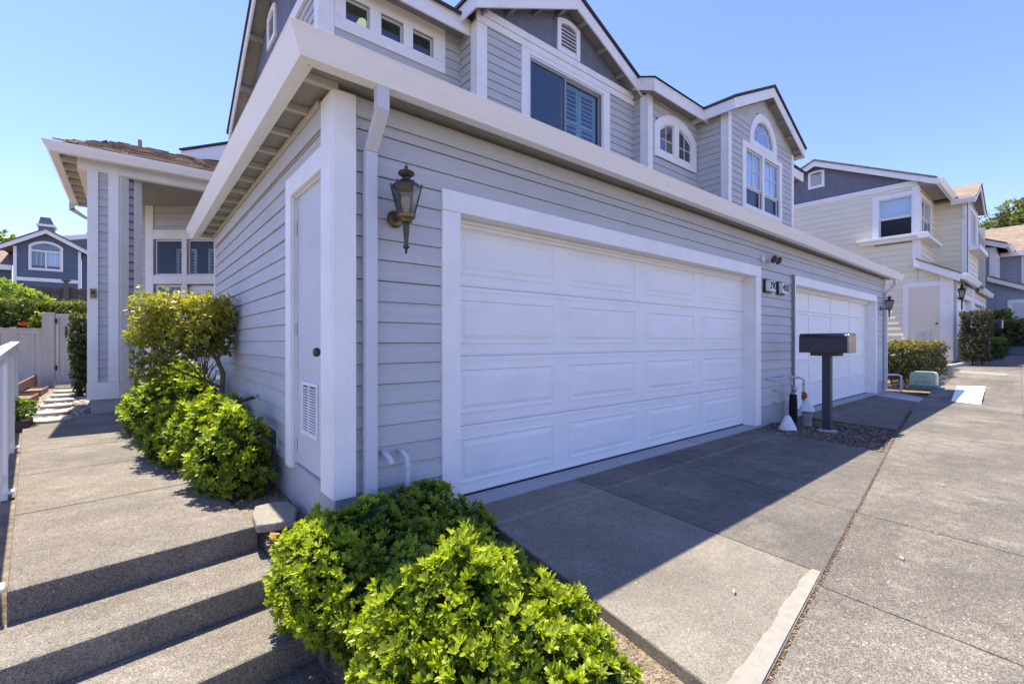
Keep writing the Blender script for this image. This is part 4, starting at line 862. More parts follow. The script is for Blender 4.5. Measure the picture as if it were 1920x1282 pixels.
for x0, txt, lab in ((6.93, '390', 'white lit address box numbered 390 nearest the near garage door'), (7.40, '400', 'white address box numbered 400 nearest the far garage door')):
    ab = thing('address_box', (x0 + .13, 2.70, 1.89), lab, 'address sign', 'address boxes between the garage doors')
    MB().box(x0, x0 + .25, 2.715, 2.742, 1.885, 2.075).build('back_plate', 'black_metal', ab, .003)
    MB().box(x0 + .015, x0 + .235, 2.655, 2.7145, 1.905, 2.055).build('light_box', 'label_white', ab, .006)
    textmesh(txt, .15, 'ink', ab, Matrix.Translation((x0 + .125, 2.6535, 1.98)) @ Matrix.Rotation(R(90), 4, 'X'))
fl = thing('floodlight', (6.95, 2.70, 2.36), 'small white twin-head security floodlight with dark lenses above the address boxes', 'floodlight')
MB().lathe([(.05, 0), (.05, .02), (.035, .03)], (6.90, 2.74, 2.36), 16, 0, Matrix.Rotation(R(90), 3, 'X')).build('base', 'white_plastic', fl, smooth=True)
for dx in (.0, .17):
    rot = Vector((-.35, -.85, -.38)).to_track_quat('Z', 'Y').to_matrix()
    MB().tube([(6.90, 2.715, 2.355), (6.98 + dx, 2.68, 2.36)], .012, 8).build('arm', 'white_plastic', fl)
    hd = MB().lathe([(.02, -.03), (.05, 0.0), (.058, .04), (.06, .055)], (6.99 + dx, 2.66, 2.365), 16, 0, rot).build('lamp_head', 'white_plastic', fl, smooth=True)
    MB().lathe([(.057, .0555), (.05, .0605), (.001, .061)], (6.99 + dx, 2.66, 2.365), 16, 0, rot).build('lens', 'black_metal', hd)
# two painted pipe stubs low on the front wall
pt = thing('pipe_outlet', (1.24, 2.74, .42), 'white painted drain pipe elbows low on the wall beside the downspout', 'pipe')
tube_obj('short_elbow', [(1.215, 2.75, .49), (1.215, 2.69, .485), (1.235, 2.66, .455), (1.24, 2.655, .43)], .017, 'downspout_paint', pt)
tube_obj('long_elbow', [(1.33, 2.75, .485), (1.33, 2.69, .48), (1.345, 2.66, .45), (1.347, 2.655, .40), (1.347, 2.655, .10)], .017, 'downspout_paint', pt)
MB().lathe([(.018, 0), (.024, .004), (.024, .022), (.018, .026)], (1.347, 2.655, .385), 12).build('coupling', 'downspout_paint', pt, smooth=True)
tube_obj('hose_bib', [(.93, 4.75, .69), (.89, 4.75, .69), (.875, 4.76, .67)], .011, 'galv', None); tag(bpy.data.objects['hose_bib'], 'galvanised hose tap on the side wall above the shrubs', 'tap')
hb = MB(); hb.tube([(.874, 4.76, .672), (.83, 4.82, .655), (.77, 4.93, .62), (.70, 5.05, .56)], .016, 10); tag(hb.build('garden_hose', 'hose_black', None, smooth=True), 'black garden hose running from the side wall tap into the shrubs', 'hose')
db = thing('doorbell_box', (-.44, 9.42, 1.86), 'small brass box with round black opening on the left board of the porch pillar', 'doorbell')
MB().box(-.475, -.405, 9.395, 9.427, 1.845, 1.985).build('plate', 'brass', db, .004); MB().lathe([(.022, 0), (.022, .012), (.001, .0125)], (-.44, 9.397, 1.925), 14, 0, Matrix.Rotation(R(90), 3, 'X')).build('lens', 'black_metal', db)

# ------------------------------------------------------------------ gravel bed between the drives
def stones(name, n, area, zf, s0, s1, m, seed, label=None, cat=None, parent=None, kind='stuff'):
    rg = np.random.default_rng(seed); base = np.array([(0, 0, -.5), (.72, -.53, -.22), (-.28, -.85, -.22), (-.89, 0, -.22), (-.28, .85, -.22), (.72, .53, -.22), (.28, -.85, .22), (-.72, -.53, .22), (-.72, .53, .22), (.28, .85, .22), (.89, 0, .22), (0, 0, .5)])
    fc = np.array([(0, 1, 2), (1, 0, 5), (0, 2, 3), (0, 3, 4), (0, 4, 5), (1, 5, 10), (2, 1, 6), (3, 2, 7), (4, 3, 8), (5, 4, 9), (1, 10, 6), (2, 6, 7), (3, 7, 8), (4, 8, 9), (5, 9, 10), (6, 10, 11), (7, 6, 11), (8, 7, 11), (9, 8, 11), (10, 9, 11)])
    V = []; F_ = []; cnt = 0; tries = 0
    while cnt < n and tries < n * 20:
        tries += 1; p = area(rg)
        if p is None: continue
        s = rg.uniform(s0, s1) * np.array([rg.uniform(.7, 1.3), rg.uniform(.7, 1.3), rg.uniform(.5, .9)]); a = rg.uniform(0, 6.28)
        q = base * (1 + rg.uniform(-.15, .15, (12, 1))) * s; c, sn = math.cos(a), math.sin(a)
        q = np.stack([q[:, 0] * c - q[:, 1] * sn + p[0], q[:, 0] * sn + q[:, 1] * c + p[1], q[:, 2] + zf(p[0], p[1])], 1); V.append(q); F_.append(fc + cnt * 12); cnt += 1
    V = np.concatenate(V); F_ = np.concatenate(F_); me = bpy.data.meshes.new(name); me.from_pydata(V.tolist(), [], F_.tolist()); me.materials.append(MATS[m])
    at = me.attributes.new('tint', 'FLOAT', 'POINT'); at.data.foreach_set('value', np.repeat(rg.uniform(0, 1, cnt), 12).astype(np.float32))
    o = link(bpy.data.objects.new(name, me), parent); tag(o, label, cat, None, kind); return o
def tintmat(name, a, b, c, rough=.9):
    m = bpy.data.materials.new(name); m.use_nodes = True; MATS[name] = m; nt = m.node_tree; bs = nt.nodes['Principled BSDF']; bs.inputs['Roughness'].default_value = rough
    at = N(nt, 'ShaderNodeAttribute', attribute_name='tint'); cr = N(nt, 'ShaderNodeValToRGB'); e = cr.color_ramp.elements; e[0].color = (*a, 1); e[1].color = (*c, 1); x = e.new(.55); x.color = (*b, 1)
    nt.links.new(at.outputs['Fac'], cr.inputs[0]); nt.links.new(cr.outputs[0], bs.inputs['Base Color'])
tintmat('soil_mix', (0.07, 0.05, 0.035), (0.20, 0.15, 0.10), (0.36, 0.29, 0.2)); tintmat('gravel_mix', (0.07, 0.055, 0.043), (0.17, 0.14, 0.11), (0.38, 0.345, 0.29)); tintmat('mulch_mix', (0.05, 0.035, 0.025), (0.14, 0.09, 0.055), (0.30, 0.22, 0.14)); tintmat('pebble_mix', (0.26, 0.21, 0.15), (0.40, 0.35, 0.27), (0.58, 0.54, 0.46))
zg = lambda x, y: -0.035 + .015 * math.sin(x * 5) * math.sin(y * 4)
mb = MB(); G = [(6.66, 2.77), (6.18, 1.21), (7.93, 1.40), (8.17, 2.77)]
mb.add([(x, y, -.045) for x, y in G], [(3, 2, 1, 0)]); tag(mb.build('gravel_bed', 'soil'), kind='structure')
def garea(rg):
    u, v = rg.uniform(), rg.uniform(); a = Vector(G[1]).lerp(Vector(G[2]), u); b = Vector(G[0]).lerp(Vector(G[3]), u); p = a.lerp(b, v); return (p.x, p.y)
stones('gravel', 4200, garea, zg, .008, .024, 'gravel_mix', 2, 'grey and tan gravel between the two driveways', 'gravel')
def leafarea(rg):
    p = garea(rg); return p if rg.uniform() < (1 - abs(p[1] - 1.6) * .6) else None
stones('leaf_litter', 1500, leafarea, lambda x, y: zg(x, y) + .012, .008, .02, 'mulch_mix', 3, 'brown dry leaf litter on the gravel by the mailbox', 'leaf litter')
# vent cones, meters and pipes
def cone(x, y, z, r, h, label):
    o = MB().lathe([(r, 0), (r * 1.0, h * .04), (r * .82, h * .3), (r * .52, h * .68), (r * .32, h * .9), (r * .17, h * .985), (.002, h)], (x, y, z), 24).build('vent_cone', 'white_plastic', None, smooth=True); tag(o, label, 'cone', 'white vent cones on the gravel'); return o
cone(6.98, 2.44, -.03, .112, .20, 'white plastic cone cap lying on the gravel in front of the wall')
st = thing('standpipe', (7.50, 2.37, -.03), 'grey standpipe stub with a ribbed collar under a white cone cap', 'pipe')
MB().lathe([(.062, 0), (.062, .17), (.055, .171)], (7.50, 2.37, -.03), 18).build('pipe', 'pipe_grey', st, smooth=True); MB().lathe([(.068, 0), (.068, .05), (.058, .052)], (7.50, 2.37, .115), 18).build('collar', 'soffit', st, smooth=True)
cone(7.50, 2.37, .19, .10, .17, 'white cone cap sitting on top of the grey standpipe by the mailbox post')
gr_ = thing('gas_riser', (7.55, 2.66, -.03), 'gas riser with black sleeve and round regulator between the garage doors', 'pipe')
tube_obj('riser', [(7.72, 2.62, -.05), (7.70, 2.62, .50)], .02, 'galv', gr_); MB().lathe([(.055, .0), (.058, .2), (.05, .42), (.045, .43)], (7.71, 2.62, -.04), 14).build('sleeve', 'black_foam', gr_, smooth=True)
MB().lathe([(.02, -.03), (.052, -.018), (.055, 0), (.052, .018), (.02, .03)], (7.70, 2.60, .475), 16, 0, Matrix.Rotation(R(80), 3, 'X')).build('regulator', 'galv', gr_, smooth=True)
tube_obj('supply_pipe', [(7.69, 2.63, .52), (7.69, 2.63, .60), (7.62, 2.64, .645), (7.16, 2.68, .645), (7.12, 2.75, .645)], .014, 'downspout_paint', gr_)
wv = thing('water_valve', (7.62, 2.42, -.03), 'upright water pipe with red-brown valve before the far garage door casing', 'pipe')
tube_obj('riser', [(7.66, 2.46, -.05), (7.66, 2.46, .62), (7.63, 2.50, .65), (7.60, 2.75, .66)], .019, 'downspout_paint', wv)
MB().lathe([(.02, -.06), (.036, -.045), (.026, -.02), (.04, 0), (.026, .03), (.036, .05), (.02, .065)], (7.66, 2.46, .38), 12).build('valve_body', 'brass_valve', wv, smooth=True)
MB().lathe([(.03, 0), (.032, .01), (.03, .02)], (7.66, 2.44, .385), 12, 0, Matrix.Rotation(R(90), 3, 'X')).build('hand_wheel', 'brass_valve', wv, smooth=True)
MB().lathe([(.012, 0), (.024, .012), (.024, .035), (.01, .04)], (7.64, 2.46, .14), 12, 0, Matrix.Rotation(R(90), 3, 'X')).build('pressure_cap', 'galv', wv, smooth=True)
MB().tube([(7.62, 2.46, .56), (7.70, 2.46, .56)], .01, 6).build('tee', 'brass_valve', wv)
for z, w in ((.47, .07), (.30, .06)):
    o = tube_obj('conduit_stub', [(7.28, 2.75, z), (7.28, 2.70, z), (7.36, 2.69, z - .005), (7.39, 2.69, z - .05)], .012, 'siding', None, 8); tag(o, 'siding-coloured conduit stub on the wall, %s of the two below the gas pipe' % ('upper' if z > .4 else 'lower'), 'pipe', 'conduit stubs between the garage doors')
rp_ = MB().tube([(13.86, 2.72, .40), (14.05, 2.55, .40), (14.12, 2.48, .37), (14.12, 2.48, .0)], .022, 10).build('pipe_hoop', 'downspout_paint', None, smooth=True); tag(rp_, 'pale painted pipe bending down at the far corner of the townhouse', 'pipe')
# mailboxes
mbx = thing('mailbox', (7.36, 2.08, -.04), 'pair of black mailboxes with shiny doors on one dark square post', 'mailbox')
MB().box(7.31, 7.41, 2.03, 2.13, -.05, .99).build('post', 'mailbox_post', mbx, .004)
MB().box(7.24, 7.50, 1.93, 2.25, .99, 1.032).build('bracket', 'timber', mbx, .003)
MB().lathe([(.13, 0), (.11, .02), (.02, .03)], (7.36, 2.08, -.045), 14).build('footing', 'conc_strip', mbx)
for xa in (7.215, 7.375):
    xb = xa + .152; c = (xa + xb) / 2; h = .076
    prof = [(xa, 1.033), (xb, 1.033)] + [(c + h * math.cos(R(t)), 1.215 + h * 1.1 * math.sin(R(t))) for t in range(0, 181, 15)]
    body = MB().prism([(x, 1.82, z) for x, z in prof], (0, .56, 0)).build('box', 'mailbox_black', mbx, .003, True)
    o = [(x + (.004 if x > c else -.004), z + (.004 if z > 1.1 else 0)) for x, z in prof]
    MB().prism([(x, 1.792, z) for x, z in o], (0, .027, 0)).build('door', 'mailbox_chrome', body, .006, True)
    MB().box(c - .02, c + .02, 1.775, 1.793, 1.27, 1.287).build('door_tab', 'mailbox_chrome', body, .003)
# utility pedestal
up = thing('utility_pedestal', (14.6, 2.05, .0), 'pale green rounded utility box in front of the far hedge', 'utility box')
zc = z_alley(14.4) - .03
def rrect(x0, x1, z0, z1, r): return [(x0, z0), (x1, z0)] + [(x1 - r + r * math.cos(R(t)), z1 - r + r * math.sin(R(t))) for t in range(0, 91, 15)] + [(x0 + r + r * math.cos(R(t)), z1 - r + r * math.sin(R(t))) for t in range(90, 181, 15)]
def ped(name, y0, y1, z0, z1, x0, x1, m, r): 
    pr = rrect(y0, y1, z0, z1, r); return MB().prism([(x0, a, z) for a, z in pr], (x1 - x0, 0, 0)).build(name, m, up, .02, True)
ped('cover', 1.88, 2.36, zc + .09, zc + .42, 14.30, 14.62, 'pedestal_green', .09); ped('base', 1.85, 2.39, zc, zc + .09, 14.27, 14.65, 'pedestal_dark', .02)
for z, y0, y1 in ((.30, 2.06, 2.20), (.20, 1.98, 2.28), (.155, 1.98, 2.28)): MB().box(14.293, 14.30, y0, y1, zc + z, zc + z + .012).build('slot', 'pedestal_dark', up)

# ------------------------------------------------------------------ planting
def leaves_mesh(name, P, Nn, T, length, width, m, rg, k=1, spread=0.6, curl=.25, detail=True, lv=.3):
    """P: rosette centres, Nn: axis of each rosette, T: tint of each; k leaves per rosette"""
    n = len(P); M_ = n * k
    P = np.repeat(P, k, 0); Nn = np.repeat(Nn, k, 0); T = np.repeat(T, k)
    Nn = Nn / np.linalg.norm(Nn, axis=1, keepdims=True)
    ref = np.where(np.abs(Nn[:, 2:3]) < .9, np.array([[0, 0, 1.]]), np.array([[1., 0, 0]]))
    U = np.cross(ref, Nn); U /= np.linalg.norm(U, axis=1, keepdims=True); V = np.cross(Nn, U)
    ang = (np.tile(np.arange(k), n) * 2.39996 + np.repeat(rg.uniform(0, 6.28, n), k))[:, None]
    tilt = np.clip(rg.normal(spread, .22, M_), .05, 1.5)[:, None]       # angle from the axis
    rad = U * np.cos(ang) + V * np.sin(ang)
    D = Nn * np.cos(tilt) + rad * np.sin(tilt); S = np.cross(D, Nn * np.sin(tilt) - rad * np.cos(tilt)); S /= np.linalg.norm(S, axis=1, keepdims=True) + 1e-9
    Q = np.cross(S, D)                                                    # leaf upper normal side
    s = Q * np.sign((Q * Nn).sum(1, keepdims=True) + 1e-6)
    L_ = (length * rg.uniform(1 - lv, 1 + lv, M_))[:, None]; Wd = L_ * width / length * rg.uniform(.85, 1.15, (M_, 1))
    L_ *= np.repeat(rg.uniform(.65, 1.2, n), k)[:, None]; Wd *= np.repeat(rg.uniform(.75, 1.2, n), k)[:, None]
    T = np.clip(T + np.repeat(rg.normal(0, .16, n), k) + rg.normal(0, .10, M_), 0, 1); T = np.where(rg.uniform(size=M_) < .012, 1.25, T)
    def pt(u, w, h): return P + D * L_ * u + S * Wd * w + s * L_ * h
    c = curl
    if detail:
        vs = [pt(0, 0, 0), pt(.45, -.38, .03), pt(.45, 0, -.02), pt(.45, .38, .03), pt(.78, -.46, -.10 * c + .02), pt(.78, 0, -.05 - .12 * c), pt(.78, .46, -.10 * c + .02), pt(1, 0, -.45 * c)]
        f = [(0, 2, 1), (0, 3, 2), (1, 2, 5, 4), (2, 3, 6, 5), (4, 5, 7), (5, 6, 7)]
    else:
        vs = [pt(0, 0, 0), pt(.55, -.5, .04), pt(1, 0, -.3 * c), pt(.55, .5, .04)]; f = [(0, 1, 2), (0, 2, 3)]
    nv = len(vs); X = np.stack(vs, 1).reshape(-1, 3)
    off = (np.arange(M_) * nv)
    loops = []; starts = []; tot = []
    tri = [np.array(q) for q in f]; lens = [len(q) for q in f]; per = sum(lens)
    idx = np.concatenate([q for q in tri]); LI = (off[:, None] + idx[None, :]).reshape(-1)
    st = np.cumsum([0] + lens[:-1]); LS = (np.arange(M_)[:, None] * per + st[None, :]).reshape(-1); LT = np.tile(lens, M_)
    me = bpy.data.meshes.new(name); me.vertices.add(len(X)); me.vertices.foreach_set('co', X.astype(np.float32).ravel())
    me.loops.add(len(LI)); me.loops.foreach_set('vertex_index', LI.astype(np.int32)); me.polygons.add(len(LS)); me.polygons.foreach_set('loop_start', LS.astype(np.int32)); me.polygons.foreach_set('loop_total', LT.astype(np.int32))
    me.polygons.foreach_set('use_smooth', np.ones(len(LS), bool)); me.update(calc_edges=True)
    at = me.attributes.new('tint', 'FLOAT', 'POINT'); at.data.foreach_set('value', np.repeat(T, nv).astype(np.float32)); me.materials.append(MATS[m]); return me
def ell_points(blobs, dens, rg, gap=.92, zmin=-9, shell=(.80, 1.02), lump=.10):
    """points on the union of ellipsoids (cx,cy,cz,rx,ry,rz), with lumpy skin"""
    P = []; Nn = []; T = []
    B_ = np.array(blobs, float)
    for bi, b in enumerate(B_):
        area = 4 * math.pi * ((b[3] * b[4]) ** 1.6 / 3 + (b[3] * b[5]) ** 1.6 / 3 + (b[4] * b[5]) ** 1.6 / 3) ** (1 / 1.6); n = int(area * dens)
        d = rg.normal(size=(n, 3)); d /= np.linalg.norm(d, axis=1, keepdims=True)
        lum = 1 + lump * (np.sin(d[:, 0] * 7 + bi * 2) * np.sin(d[:, 1] * 6 + bi) + .6 * np.sin(d[:, 2] * 9 + d[:, 0] * 5 + bi * 3))
        dep = rg.uniform(0, 1, n) ** 2; r = (shell[1] - (shell[1] - shell[0]) * dep) * lum
        p = b[:3] + d * b[3:6] * r[:, None]; nn = d / b[3:6]; nn /= np.linalg.norm(nn, axis=1, keepdims=True)
        ok = p[:, 2] > zmin
        for bj, c in enumerate(B_):
            if bj != bi: ok &= ((((p - c[:3]) / c[3:6]) ** 2).sum(1) > gap ** 2)
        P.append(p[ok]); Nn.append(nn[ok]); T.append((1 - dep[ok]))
    return np.concatenate(P), np.concatenate(Nn), np.concatenate(T)
def shrub(name, base, blobs, label, cat, group, dens, ll, lw, k, m, seed, up=.5, spread=.75, detail=True, shell=(.78, 1.03), stems=6, zmin=-9, bark='bark_dark', tbase=.15, tk=.7, lump=.16, inner=True):
    rg = np.random.default_rng(seed); t = thing(name, base, label, cat, group)
    P, Nn, T = ell_points(blobs, dens, rg, zmin=zmin, shell=shell, lump=lump)
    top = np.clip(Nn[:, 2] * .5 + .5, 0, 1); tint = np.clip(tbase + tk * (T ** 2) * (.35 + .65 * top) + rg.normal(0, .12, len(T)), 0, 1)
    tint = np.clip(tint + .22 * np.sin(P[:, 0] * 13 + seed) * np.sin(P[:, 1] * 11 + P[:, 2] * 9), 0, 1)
    Nn = Nn + np.array([0, 0, up]) + rg.normal(0, .25, Nn.shape)
    if detail:
        sel = rg.uniform(size=len(P)) < .012; me = leaves_mesh('dead_leaves', P[sel] - Nn[sel] * .01, Nn[sel] + rg.normal(0, .8, Nn[sel].shape), np.zeros(sel.sum()), ll * 1.05, lw, 'dead_leaf', rg, 1, 1.1); link(bpy.data.objects.new('dead_leaves', me), t)['kind'] = 'stuff'
    me = leaves_mesh('foliage', P, Nn, tint, ll, lw, m, rg, k, spread, detail=detail)
    o = link(bpy.data.objects.new('foliage', me), t); o['kind'] = 'stuff'
    if inner:   # older inner leaves that close the crown
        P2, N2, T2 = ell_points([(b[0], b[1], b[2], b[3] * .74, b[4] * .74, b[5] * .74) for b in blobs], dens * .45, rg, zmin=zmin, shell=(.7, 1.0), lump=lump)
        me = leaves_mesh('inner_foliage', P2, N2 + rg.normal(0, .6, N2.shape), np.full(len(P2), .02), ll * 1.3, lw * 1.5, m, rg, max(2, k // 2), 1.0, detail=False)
        o = link(bpy.data.objects.new('inner_foliage', me), t); o['kind'] = 'stuff'
    b = Vector(base)
    for i in range(stems):
        q = Vector(blobs[i % len(blobs)][:3]) + Vector((rg.normal(0, .06), rg.normal(0, .06), 0)); s0 = Vector((b.x + rg.normal(0, .05), b.y + rg.normal(0, .05), b.z - .02)); mid = s0.lerp(q, .5) + Vector((rg.normal(0, .04), rg.normal(0, .04), .02))
        MB().tube([s0, mid, q], [.014, .011, .005], 6).build('stem', bark, t, smooth=True)
    return t
PG = 'rounded green shrubs in the front planting bed'
# large bed in the foreground
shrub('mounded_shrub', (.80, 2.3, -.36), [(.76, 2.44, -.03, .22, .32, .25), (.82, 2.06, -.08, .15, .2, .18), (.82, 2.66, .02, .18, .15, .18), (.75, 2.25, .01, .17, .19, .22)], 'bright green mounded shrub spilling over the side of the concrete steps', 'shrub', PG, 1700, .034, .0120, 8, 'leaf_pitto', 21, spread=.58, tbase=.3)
shrub('mounded_shrub', (1.28, 2.48, -.15), [(1.05, 2.50, .05, .26, .2, .22), (1.37, 2.50, .10, .22, .18, .21), (1.62, 2.42, -.02, .16, .18, .17), (1.10, 2.18, .0, .24, .22, .22), (1.40, 2.20, -.02, .2, .2, .18), (1.02, 1.86, -.02, .2, .22, .22)], 'dark green shrub in the house shade below the downspout', 'shrub', PG, 1500, .034, .012, 8, 'leaf_pitto', 22, tbase=.08, tk=.55, spread=.7)  # lower tint puts the house shadow into the leaf colour
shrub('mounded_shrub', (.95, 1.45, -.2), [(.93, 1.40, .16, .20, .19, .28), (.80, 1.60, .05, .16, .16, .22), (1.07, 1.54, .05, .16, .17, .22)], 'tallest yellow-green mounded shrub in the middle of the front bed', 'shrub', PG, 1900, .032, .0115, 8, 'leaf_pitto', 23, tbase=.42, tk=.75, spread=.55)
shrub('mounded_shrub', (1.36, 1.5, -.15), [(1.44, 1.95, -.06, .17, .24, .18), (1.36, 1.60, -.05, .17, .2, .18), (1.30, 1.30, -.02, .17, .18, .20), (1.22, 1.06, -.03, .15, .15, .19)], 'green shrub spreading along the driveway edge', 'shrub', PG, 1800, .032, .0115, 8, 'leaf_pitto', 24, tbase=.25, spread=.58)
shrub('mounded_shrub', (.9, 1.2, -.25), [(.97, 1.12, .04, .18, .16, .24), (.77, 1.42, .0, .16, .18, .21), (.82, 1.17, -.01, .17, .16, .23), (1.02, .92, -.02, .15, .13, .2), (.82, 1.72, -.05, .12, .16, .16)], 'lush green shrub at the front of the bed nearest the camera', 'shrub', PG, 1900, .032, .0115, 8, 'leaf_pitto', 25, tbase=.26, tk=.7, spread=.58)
# shrubs along the walk
PW_ = 'rounded green shrubs along the walkway'
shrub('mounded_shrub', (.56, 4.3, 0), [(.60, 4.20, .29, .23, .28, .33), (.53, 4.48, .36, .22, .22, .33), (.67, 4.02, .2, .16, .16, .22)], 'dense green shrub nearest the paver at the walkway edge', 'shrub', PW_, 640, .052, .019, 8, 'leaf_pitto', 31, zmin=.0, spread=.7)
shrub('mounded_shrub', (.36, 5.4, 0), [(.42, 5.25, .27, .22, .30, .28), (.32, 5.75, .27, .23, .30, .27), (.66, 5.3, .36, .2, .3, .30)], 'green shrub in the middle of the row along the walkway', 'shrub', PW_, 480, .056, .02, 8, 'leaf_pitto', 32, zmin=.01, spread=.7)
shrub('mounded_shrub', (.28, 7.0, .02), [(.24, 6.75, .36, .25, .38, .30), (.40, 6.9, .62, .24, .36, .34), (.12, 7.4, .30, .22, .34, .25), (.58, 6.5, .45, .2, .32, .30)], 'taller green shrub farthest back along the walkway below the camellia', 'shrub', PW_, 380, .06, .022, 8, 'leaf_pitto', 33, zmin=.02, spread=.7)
# camellia with a flat clipped crown
cm = thing('camellia_tree', (.78, 6.1, .02), 'small clipped camellia with leaning brown trunk beside the garage wall', 'tree')
rg = np.random.default_rng(41)
tr = [(.80, 6.12, .0), (.81, 6.1, .40), (.79, 6.08, .62), (.80, 6.05, .82), (.74, 6.02, .98), (.66, 6.0, 1.08)]
MB().tube(tr, [.034, .03, .028, .026, .022, .018], 9).build('trunk', 'bark', cm, smooth=True)
LB = [[(.79, 6.08, .66), (.62, 6.03, .76), (.45, 6.0, .84), (.25, 5.98, .95), (.1, 5.95, 1.1)], [(.66, 6.0, 1.08), (.5, 5.97, 1.0), (.42, 5.95, 1.1), (.3, 5.95, 1.35)], [(.74, 6.02, .98), (.8, 6.0, 1.2), (.75, 5.95, 1.45)], [(.66, 6.0, 1.08), (.56, 5.95, 1.3), (.5, 5.9, 1.5)]]
for p in LB: MB().tube(p, list(np.linspace(.018, .006, len(p))), 7).build('limb', 'bark', cm, smooth=True)
for i in range(90):
    a = Vector(LB[i % 4][-2 if i % 3 else 1]); b = Vector((rg.uniform(.02, .85), rg.uniform(5.75, 6.3), rg.uniform(.98, 1.6))); MB().tube([a, a.lerp(b, .5) + Vector((rg.normal(0, .04), rg.normal(0, .04), .03)), b], [.007, .005, .003], 5).build('twig', 'bark', cm)
n = 1650; u = rg.uniform(-1, 1, (n, 3)); mx = np.abs(u).max(1, keepdims=True); u = u / mx * (rg.uniform(0, 1, (n, 1)) ** .35)
P = np.array([.41, 6.0, 1.35]) + u * np.array([.40, .33, .31]); P[:, 0] += (P[:, 2] - 1.3) * .12; P += rg.normal(0, .025, P.shape)
keep = ~((P[:, 2] < 1.16) & (rg.uniform(size=n) < .6)) & ~((np.sin(P[:, 0] * 11) * np.sin(P[:, 2] * 9 + P[:, 1] * 5) > .5))
P = P[keep]; u = u[keep]; low = np.stack([rg.uniform(.0, .3, 90), rg.uniform(5.9, 6.3, 90), rg.uniform(.75, 1.05, 90)], 1); P = np.concatenate([P, low]); u = np.concatenate([u, rg.normal(0, .5, (90, 3))])
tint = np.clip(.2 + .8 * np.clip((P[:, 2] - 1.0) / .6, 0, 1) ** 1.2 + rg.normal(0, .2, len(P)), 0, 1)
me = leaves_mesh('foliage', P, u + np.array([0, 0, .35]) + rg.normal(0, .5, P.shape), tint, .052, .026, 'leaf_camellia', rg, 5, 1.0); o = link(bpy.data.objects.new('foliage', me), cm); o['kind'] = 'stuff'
me = leaves_mesh('side_foliage', np.stack([rg.uniform(.72, .86, 130), rg.uniform(5.7, 6.3, 130), rg.uniform(1.05, 1.62, 130)], 1), rg.normal(0, 1, (130, 3)), rg.uniform(0, .25, 130), .065, .033, 'leaf_camellia', rg, 3, 1.0); o = link(bpy.data.objects.new('side_foliage', me), cm); o['kind'] = 'stuff'
# strappy plant behind the shrubs
bl = thing('strap_leaf_plant', (.62, 7.2, .02), 'dark blade-leaved plant behind the camellia trunk', 'plant')
mb = MB()
for i in range(60):
    a = rg.uniform(0, 6.28); r = rg.uniform(.05, .3); h = rg.uniform(.6, 1.05); x, y = .62 + rg.normal(0, .08), 7.2 + rg.normal(0, .12); dx, dy = math.cos(a) * r, math.sin(a) * r; w = .012
    mb.add([(x - w, y, .03), (x + w, y, .03), (x + dx * .4 + w, y + dy * .4, h * .7), (x + dx * .4 - w, y + dy * .4, h * .7), (x + dx, y + dy, h)], [(0, 1, 2, 3), (3, 2, 4)])
o = mb.build('blades', 'leaf_blade', bl); o['kind'] = 'stuff'
# paver, broken brick, timber edge, litter
pv = MB(); pv.prism([(.60, 3.20, -.01), (.70, 3.165, -.01), (.81, 3.16, -.01), (.875, 3.36, -.01), (.872, 3.52, -.01), (.80, 3.60, -.01), (.66, 3.585, -.01), (.615, 3.42, -.01)], (0, 0, .055)); tag(pv.build('paver', 'paver', None, .012), 'rough pale concrete paver lying beside the landing against the foundation', 'paver')
bk = MB(); bk.hexa([(.645, 3.10, -.04), (.71, 3.09, -.04), (.72, 3.13, -.04), (.66, 3.15, -.04), (.65, 3.10, .0), (.71, 3.095, -.005), (.715, 3.13, -.01), (.665, 3.145, .005)]); tag(bk.build('brick', 'brick_red', None, .006), 'broken red brick piece below the pale paver', 'brick')
tb = MB(); tb.hexa([(.735, 2.33, -.5), (.80, 2.33, -.5), (.86, 1.2, -.5), (.80, 1.2, -.5), (.735, 2.33, -.27), (.80, 2.33, -.27), (.86, 1.2, -.27), (.80, 1.2, -.27)]); tag(tb.build('timber_edging', 'timber', None, .01), 'dark weathered timber board edging the front bed beside the lowest step', 'edging')
def bedarea(rg):
    x = rg.uniform(.64, .93); y = rg.uniform(2.78, 5.5); return (x, y)
stones('mulch', 5000, bedarea, lambda x, y: ground_z(x, y) + .001, .002, .009, 'soil_mix', 8, 'brown mulch and chips in the strip along the garage side wall', 'mulch')
stones('soil_litter', 5200, lambda rg: (rg.uniform(1.15, 1.66), rg.uniform(.5, 1.5)), lambda x, y: ground_z(x, y) + .001, .0015, .007, 'soil_mix', 9, 'dry soil crumbs and chips below the driveway edge', 'litter')
stones('leaf_litter', 170, lambda rg: (.70 + abs(rg.normal(0, .09)) * rg.choice([-1, 1]), rg.uniform(1.7, 2.3)), lambda x, y: -.44 if x < .74 else -.36, .008, .02, 'mulch_mix', 10, 'dry leaves gathered at the foot of the steps by the timber edging', 'leaf litter')
# debris in the long joint between drive and alley
mb = MB()
for x in np.arange(1.4, 13.0, .4): mb.add([(x, edge_y(x) - .014, -.010), (x + .4, edge_y(x + .4) - .014, -.010), (x + .4, edge_y(x + .4) + .03, -.010), (x, edge_y(x) + .03, -.010)], [(0, 1, 2, 3)])
tag(mb.build('joint_filler', 'soil'), kind='structure')
stones('joint_litter', 5000, lambda rg: (lambda x: (x, edge_y(x) + .004 + rg.normal(0, .010)))(rg.uniform(1.4, 10.5)), lambda x, y: -.006, .002, .0065, 'mulch_mix', 12, 'brown debris filling the joint between driveway and alley', 'debris')
